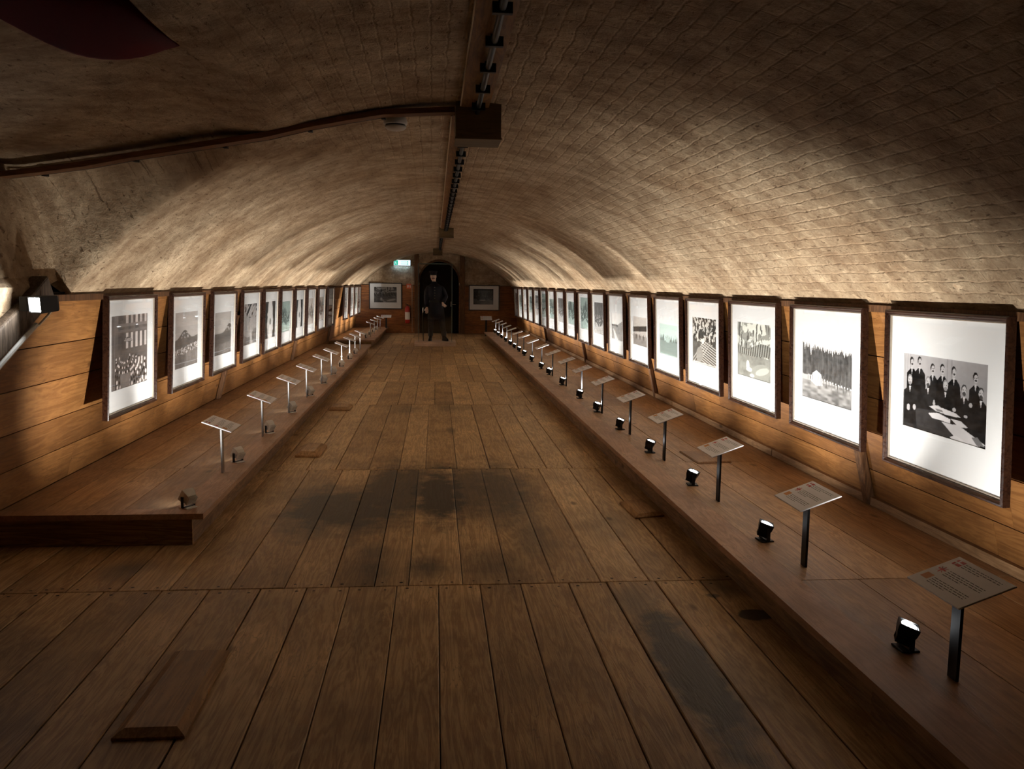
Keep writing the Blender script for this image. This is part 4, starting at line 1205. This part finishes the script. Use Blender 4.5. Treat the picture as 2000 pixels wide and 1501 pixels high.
# ------------------------------------------------------------------ signs and extinguisher at the far wall
root = thing('exit_sign', 'lit green and white emergency exit sign high on the far wall', 'exit sign', (-1.05, YF - 0.01, 2.14))
mb = MB(); mb.box(-0.27, 0.27, -0.05, 0.0, 0.0, 0.19); mb.build('sign_case', m_white, root)
m_exitw = emis('exit_white', (0.70, 0.92, 1.0), 1.15); m_exitg = emis('exit_green', (0.01, 0.45, 0.28), 0.9)
mb = MB(); mb.box(-0.26, 0.26, -0.0525, -0.0505, 0.01, 0.18); face = mb.build('lit_panel', m_exitw, root)
mb = MB()
mb.box(-0.25, -0.13, -0.055, -0.053, 0.02, 0.17); tag(mb.build('green_field', m_exitg, face), 'green square')
mb = MB(); yq = -0.0565
mb.tube([(-0.20, yq, 0.12), (-0.205, yq, 0.085), (-0.225, yq, 0.05)], 0.004, 5); mb.tube([(-0.205, yq, 0.085), (-0.175, yq, 0.07), (-0.17, yq, 0.04)], 0.004, 5)
mb.tube([(-0.225, yq, 0.10), (-0.20, yq, 0.12), (-0.17, yq, 0.10)], 0.004, 5); mb.tube([(-0.195, yq, 0.132), (-0.193, yq, 0.146)], 0.008, 6)
mb.build('running_figure', m_exitw, face)
for zz in (0.125, 0.06):
    mb = MB(); mb.box(-0.04, 0.17, -0.055, -0.053, zz - 0.006, zz + 0.006)
    mb.add([(0.165, -0.0545, zz - 0.025), (0.21, -0.0545, zz), (0.165, -0.0545, zz + 0.025)], [(0, 1, 2)])
    mb.build('arrow_mark', m_exitg, face)
L = bpy.data.lights.new('exit_glow', 'AREA'); L.energy = 0.6; L.color = (0.35, 0.65, 1.0); L.shape = 'RECTANGLE'; L.size = 0.5; L.size_y = 0.05
lo = bpy.data.objects.new('light_source', L); C.objects.link(lo); lo.parent = root; lo.location = (0, -0.06, -0.012); lo.rotation_euler = (math.radians(25), 0, 0)
root = thing('fire_sign', 'orange-red square fire equipment sign beside the left photograph on the far wall', 'sign', (-0.84, YF - 0.032, 1.42))
mb = MB(); mb.box(-0.075, 0.075, -0.006, 0.0, 0.0, 0.15); pl = mb.build('sign_plate', m_signred, root)
mb = MB(); mb.box(-0.045, -0.012, -0.008, -0.0065, 0.03, 0.105); mb.box(-0.035, -0.022, -0.008, -0.0065, 0.105, 0.125); mb.tube([(-0.02, -0.007, 0.118), (0.005, -0.007, 0.11), (0.005, -0.007, 0.06)], 0.004, 5)
mb.add([(0.03, -0.0075, 0.03), (0.06, -0.0075, 0.03), (0.055, -0.0075, 0.10), (0.045, -0.0075, 0.125), (0.032, -0.0075, 0.09)], [(0, 1, 2, 3, 4)]); mb.build('extinguisher_symbol', m_signwhite, pl)
root = thing('fire_extinguisher', 'red fire extinguisher hanging on the far wall under the red sign', 'fire extinguisher', (-0.88, YF - 0.13, 0.32))
mb = MB(); mb.loft(lathe([(0.02, 0.0), (0.07, 0.005), (0.078, 0.03), (0.078, 0.46), (0.070, 0.50), (0.035, 0.535), (0.022, 0.545), (0.022, 0.57)])); mb.build('cylinder', m_extinguisher, root, smooth=True)
mb = MB(); mb.loft(lathe([(0.0795, 0.12), (0.0795, 0.36)]), caps=False); tag(mb.build('paper_label', m_signwhite, root), 'pale printed label')
mb = MB(); mb.box(-0.02, 0.02, -0.02, 0.02, 0.56, 0.60); mb.tube([(0, 0, 0.60), (-0.06, -0.02, 0.635)], 0.007); mb.tube([(0, 0, 0.585), (-0.07, -0.02, 0.60)], 0.006); mb.build('valve_handle', m_black, root)
mb = MB(); mb.tube([(0.02, 0, 0.58), (0.09, -0.01, 0.55), (0.105, -0.02, 0.4), (0.095, -0.02, 0.2)], 0.009, 8); mb.build('hose', m_black, root, smooth=True)
mb = MB(); mb.box(-0.03, 0.03, 0.07, 0.13, 0.45, 0.52); mb.build('wall_bracket', m_black, root)
mb = MB(); mb.tube([(-0.735, YF - 0.045, 0.05), (-0.735, YF - 0.045, 2.3)], 0.009, 6)
tag(mb.build('cable_conduit', m_dirtywhite, None), 'thin vertical pale conduit on the far wall left of the doorway', 'conduit')

# ------------------------------------------------------------------ glass case with uniformed mannequin
CY = 22.4
root = thing('glass_case', 'tall glass display case standing before the dark doorway', 'display case', (0.0, CY, 0.0))
mb = MB(); mb.bbox(-0.53, 0.53, -0.48, 0.48, 0.0, 0.11, 0.01, rnd=.8); m_plinth = wood('plinth_wood', (0.80, 0.62, 0.50), (0.62, 0.45, 0.35), 'X', 0.5, knots=False); mb.build('plinth', m_plinth, root, attr=True)
GX, GY, GZ = 0.43, 0.38, 2.09
def pane(a): mb = MB(); mb.box(*a); return mb.build('glass_panel', m_glass, root)
pane((-GX, GX, -GY, -GY + 0.006, 0.11, GZ)); pane((-GX, GX, GY - 0.006, GY, 0.11, GZ))
pane((-GX, -GX + 0.006, -GY + 0.007, GY - 0.007, 0.11, GZ)); pane((GX - 0.006, GX, -GY + 0.007, GY - 0.007, 0.11, GZ)); pane((-GX, GX, -GY, GY, GZ + .0005, GZ + 0.006))
m_edge = plain('polished_glass_edge', (0.20, 0.26, 0.22), 0.2)
mb = MB()
for x in (-GX, GX):
    for y in (-GY, GY): mb.box(x - 0.004, x + 0.004, y - 0.004, y + 0.004, 0.11, GZ)
mb.box(-GX, GX, -GY - 0.004, -GY + 0.004, GZ, GZ + 0.008); mb.box(-GX, GX, GY - 0.004, GY + 0.004, GZ, GZ + 0.008)
tag(mb.build('glass_edges', m_edge, root), 'pale greenish polished edges')

def skin_mesh(name, chains, radii, mat, parent, sub=2):
    """connected joints grown with a Skin modifier; root at vertex 0"""
    me = bpy.data.meshes.new(name)
    me.from_pydata(chains[0], chains[1], []); me.materials.append(mat)
    o = bpy.data.objects.new(name, me); C.objects.link(o); o.parent = parent
    sk = o.modifiers.new('skin', 'SKIN'); sk.use_smooth_shade = True
    for i, r in enumerate(radii):
        rr = r if isinstance(r, tuple) else (r, r)
        me.skin_vertices[0].data[i].radius = rr; me.skin_vertices[0].data[i].use_root = (i == 0)
    ss = o.modifiers.new('sub', 'SUBSURF'); ss.levels = sub; ss.render_levels = sub
    return o
man = thing('mannequin', 'life-size mannequin in dark cap, long coat and boots inside the glass case', 'mannequin', (0.02, CY, 0.112))
# body: head, neck, torso, arms (one continuous surface)
J = [(0.0, 0, 0.92), (-0.01, 0, 1.08), (-0.02, 0.0, 1.28), (-0.03, 0.0, 1.42), (-0.045, -0.01, 1.50), (-0.055, -0.02, 1.565), (-0.065, -0.035, 1.635), (-0.07, -0.03, 1.70),
     (-0.19, 0.0, 1.36), (-0.245, 0.01, 1.14), (-0.235, -0.04, 0.90), (-0.235, -0.055, 0.84),
     (0.14, 0.0, 1.35), (0.245, 0.01, 1.15), (0.17, -0.16, 0.98), (0.20, -0.19, 0.94),
     (-0.10, 0, 0.86), (-0.13, 0, 0.46), (-0.14, 0.02, 0.07), (-0.165, -0.12, 0.035),
     (0.10, 0, 0.86), (0.165, -0.01, 0.46), (0.215, 0.02, 0.07), (0.29, -0.09, 0.035)]
E_ = [(0, 1), (1, 2), (2, 3), (3, 4), (4, 5), (5, 6), (6, 7), (3, 8), (8, 9), (9, 10), (10, 11), (3, 12), (12, 13), (13, 14), (14, 15), (0, 16), (16, 17), (17, 18), (18, 19), (0, 20), (20, 21), (21, 22), (22, 23)]
Rr = [(.13, .10), (.12, .095), (.145, .10), (.09, .07), .050, .050, (.07, .085), (.068, .08), .032, .034, .035, .028, .032, .034, .034, .028, .085, .06, .045, .035, .085, .06, .045, .035]
body = skin_mesh('body', (J, E_), Rr, m_skin, man)
def ering(cx, cy, z, rx, ry, n=24, fold=0.0, ph=0.0):
    return [(cx + rx * math.cos(a) * (1 + fold * math.sin(7 * a + ph)), cy + ry * math.sin(a) * (1 + fold * math.sin(7 * a + ph)), z) for a in np.linspace(0, 2 * math.pi, n, endpoint=False)]
mb = MB()
mb.loft([ering(0.0, 0, 0.56, .215, .165, fold=.06), ering(0.0, 0, 0.72, .20, .155, fold=.04), ering(0.0, 0, 0.90, .185, .145), ering(-.01, 0, 1.04, .165, .13), ering(-.015, 0, 1.18, .185, .135),
         ering(-.02, 0, 1.30, .205, .14), ering(-.025, 0, 1.39, .205, .13), ering(-.028, 0, 1.425, .18, .115), ering(-.035, 0, 1.46, .12, .09), ering(-.04, -.005, 1.485, .075, .07), ering(-.045, -.01, 1.535, .068, .066)])
coat = mb.build('coat', m_coat, man, smooth=True)
mb = MB()
mb.tube([(-0.17, 0, 1.385), (-0.225, 0.005, 1.28), (-0.25, 0.01, 1.13), (-0.245, -0.03, 0.98), (-0.238, -0.05, 0.87)], [.075, .075, .062, .055, .052], 14)
mb.tube([(0.12, 0, 1.38), (0.19, 0.005, 1.28), (0.255, 0.01, 1.14), (0.21, -0.08, 1.05), (0.175, -0.15, 0.985)], [.075, .075, .062, .055, .05], 14)
mb.build('sleeves', m_coat, coat, smooth=True)
mb = MB(); mb.loft([ering(-.008, 0, 1.00, .172, .137), ering(-.008, 0, 1.05, .172, .137)]); tag(mb.build('belt', m_leather, coat), 'black leather belt')
bt = MB()
for k in range(5): bt.loft([[(-.03 + .009 * math.cos(a), -.148 - t, 1.10 + .07 * k + .009 * math.sin(a)) for a in np.linspace(0, 6.283, 8, endpoint=False)] for t in (-.02, 0)])
tag(bt.build('buttons', m_chrome, coat), 'small metal buttons')
tr = MB()
for (s, hip, knee, ank) in ((-1, (-.095, 0), (-.13, 0), (-.14, .015)), (1, (.095, 0), (.165, -.01), (.21, .015))):
    tr.loft([ering(hip[0], hip[1], .84, .105, .105), ering(lerp(hip[0], knee[0], .5), 0, .65, .095, .10, fold=.02), ering(knee[0], knee[1], .46, .078, .082), ering(lerp(knee[0], ank[0], .5), .005, .30, .068, .072, fold=.03), ering(ank[0], ank[1], .13, .062, .066)])
tr.build('trousers', m_cloth_dark, man, smooth=True)
for (cx, ang) in ((-.14, -.2), (.212, .55)):
    b = MB()
    Mx = Matrix.Translation((cx, .015, 0)) @ Matrix.Rotation(ang, 4, 'Z')
    b.loft([[(q_[0] * sx_, q_[1] * sy_ + oy, z) for q_ in [(math.cos(a), math.sin(a)) for a in np.linspace(0, 6.283, 18, endpoint=False)]] for (sx_, sy_, oy, z) in
            ((.045, .135, -.06, 0.0), (.050, .142, -.06, .015), (.050, .138, -.058, .04), (.048, .115, -.04, .07), (.050, .075, -.005, .10), (.056, .062, 0, .14), (.062, .066, 0, .24))])
    b.xf(Mx); b.build('boot', m_leather, man, smooth=True)
# face details and cap
hd = Vector((-0.068, -0.03, 1.665))
mb = MB()
mb.loft([[(hd.x + rx * math.cos(a), hd.y + oy + ry * math.sin(a), hd.z + z) for a in np.linspace(0, 6.283, 20, endpoint=False)] for (rx, ry, oy, z) in
         ((.030, .034, -.030, -.115), (.050, .058, -.014, -.095), (.064, .080, 0, -.055), (.070, .090, 0, -.01), (.072, .094, 0, .03), (.070, .09, 0, .07), (.04, .05, 0, .10))])
head = mb.build('head', m_skin, man, smooth=True)
mb = MB(); mb.tube([(hd.x, hd.y - .086, hd.z + .012), (hd.x - .002, hd.y - .108, hd.z - .022), (hd.x, hd.y - .086, hd.z - .034)], [.007, .013, .010], 8); mb.build('nose', m_skin, head, smooth=True)
mb = MB(); mb.tube([(hd.x - .045, hd.y - .078, hd.z - .058), (hd.x - .02, hd.y - .094, hd.z - .046), (hd.x, hd.y - .098, hd.z - .044), (hd.x + .02, hd.y - .094, hd.z - .046), (hd.x + .045, hd.y - .078, hd.z - .058)], [.004, .010, .010, .010, .004], 8)
tag(mb.build('moustache', m_hair, head, smooth=True), 'dark moustache')
mb = MB(); mb.tube([(hd.x - .018, hd.y - .082, hd.z - .066), (hd.x + .018, hd.y - .082, hd.z - .066)], .005, 6); mb.build('mouth', m_red, head)
for s in (-1, 1):
    mb = MB(); mb.loft([[(hd.x + s * .027 + r_ * math.cos(a), hd.y - .083 - z, hd.z + .010 + r_ * .7 * math.sin(a)) for a in np.linspace(0, 6.283, 10, endpoint=False)] for r_, z in ((.011, -.006), (.009, .002), (.002, .005))]); mb.build('eye', m_leather, head)
    mb = MB(); mb.loft([[(hd.x + s * (.068 + t), hd.y + .008 + r_ * .6 * math.cos(a), hd.z - .005 + r_ * math.sin(a)) for a in np.linspace(0, 6.283, 10, endpoint=False)] for r_, t in ((.024, 0), (.028, .010), (.018, .014))]); mb.build('ear', m_skin, head)
mb = MB(); mb.loft([[(hd.x + r_ * math.cos(a), hd.y + .012 + r_ * 1.2 * math.sin(a), hd.z + z) for a in np.linspace(0, 6.283, 20, endpoint=False)] for r_, z in ((.060, -.07), (.074, -.03), (.078, .03), (.07, .05))]); hair = mb.build('hair', m_hair, head, smooth=True)
hair.location = (0, .018, 0)
mb = MB(); mb.loft([[(hd.x + r_ * math.cos(a), hd.y + r_ * 1.22 * math.sin(a), hd.z + z) for a in np.linspace(0, 6.283, 24, endpoint=False)] for r_, z in ((.080, .045), (.082, .085), (.110, .115), (.108, .130), (.06, .142), (.01, .144))])
cap_ = mb.build('cap', m_coat, man, smooth=True)
mb = MB(); n = 12
vz = [(hd.x + .080 * math.cos(a), hd.y + .098 * math.sin(a), hd.z + .05) for a in np.linspace(math.pi * 1.08, math.pi * 1.92, n)]
vo_ = [(hd.x + .085 * math.cos(a), hd.y + .150 * math.sin(a), hd.z + .028) for a in np.linspace(math.pi * 1.08, math.pi * 1.92, n)]
mb.add(vz + vo_, [(i, i + 1, n + i + 1, n + i) for i in range(n - 1)]); v_ = mb.build('visor', m_leather, cap_); so = v_.modifiers.new('t', 'SOLIDIFY'); so.thickness = .004
# hands: palm and five fingers each
def hand(M4):
    mb = MB()
    pts = []
    def tp(p): return tuple(M4 @ Vector(p))
    mb.loft([[tp((x * sx_, y * sy_ , z)) for x, y in [(math.cos(a), math.sin(a)) for a in np.linspace(0, 6.283, 12, endpoint=False)]] for sx_, sy_, z in ((.024, .018, .01), (.034, .018, -.03), (.040, .017, -.075), (.036, .012, -.092))])
    for k, (x, ln_) in enumerate(((-.030, .062), (-.010, .075), (.010, .070), (.029, .055))):
        mb.tube([tp((x, 0, -.08)), tp((x, -.006, -.08 - ln_ * .4)), tp((x, -.022, -.08 - ln_ * .75)), tp((x, -.045, -.08 - ln_ * .9))], [.009, .0085, .008, .006], 8)
    mb.tube([tp((-.030, 0, -.02)), tp((-.050, -.016, -.045)), tp((-.052, -.030, -.075))], [.012, .010, .008], 8)
    return mb.build('hand', m_skin, man, smooth=True)
hand(Matrix.Translation((-0.236, -0.055, 0.855)))
hand(Matrix.Translation((0.178, -0.155, 0.97)) @ Matrix.Rotation(math.radians(-35), 4, 'X') @ Matrix.Rotation(math.radians(-35), 4, 'Y'))
# sabre held at his right side
root = thing('sabre', 'slim dark sabre hanging upright beside the mannequin in the case', 'sword', (-0.315, CY - 0.10, 0.112))
mb = MB(); mb.tube([(0.01, 0, 0.0), (0.0, 0, 0.3), (0.0, 0, 0.74)], [.010, .014, .016], 8); mb.build('scabbard', m_leather, root)
mb = MB(); mb.tube([(0, 0, .74), (0, 0, .86)], .011, 8); mb.tube([(0.0, -.0, .75), (.0, -.045, .79), (0, -.035, .85), (0, 0, .87)], .004, 6); mb.build('hilt', m_chrome, root)
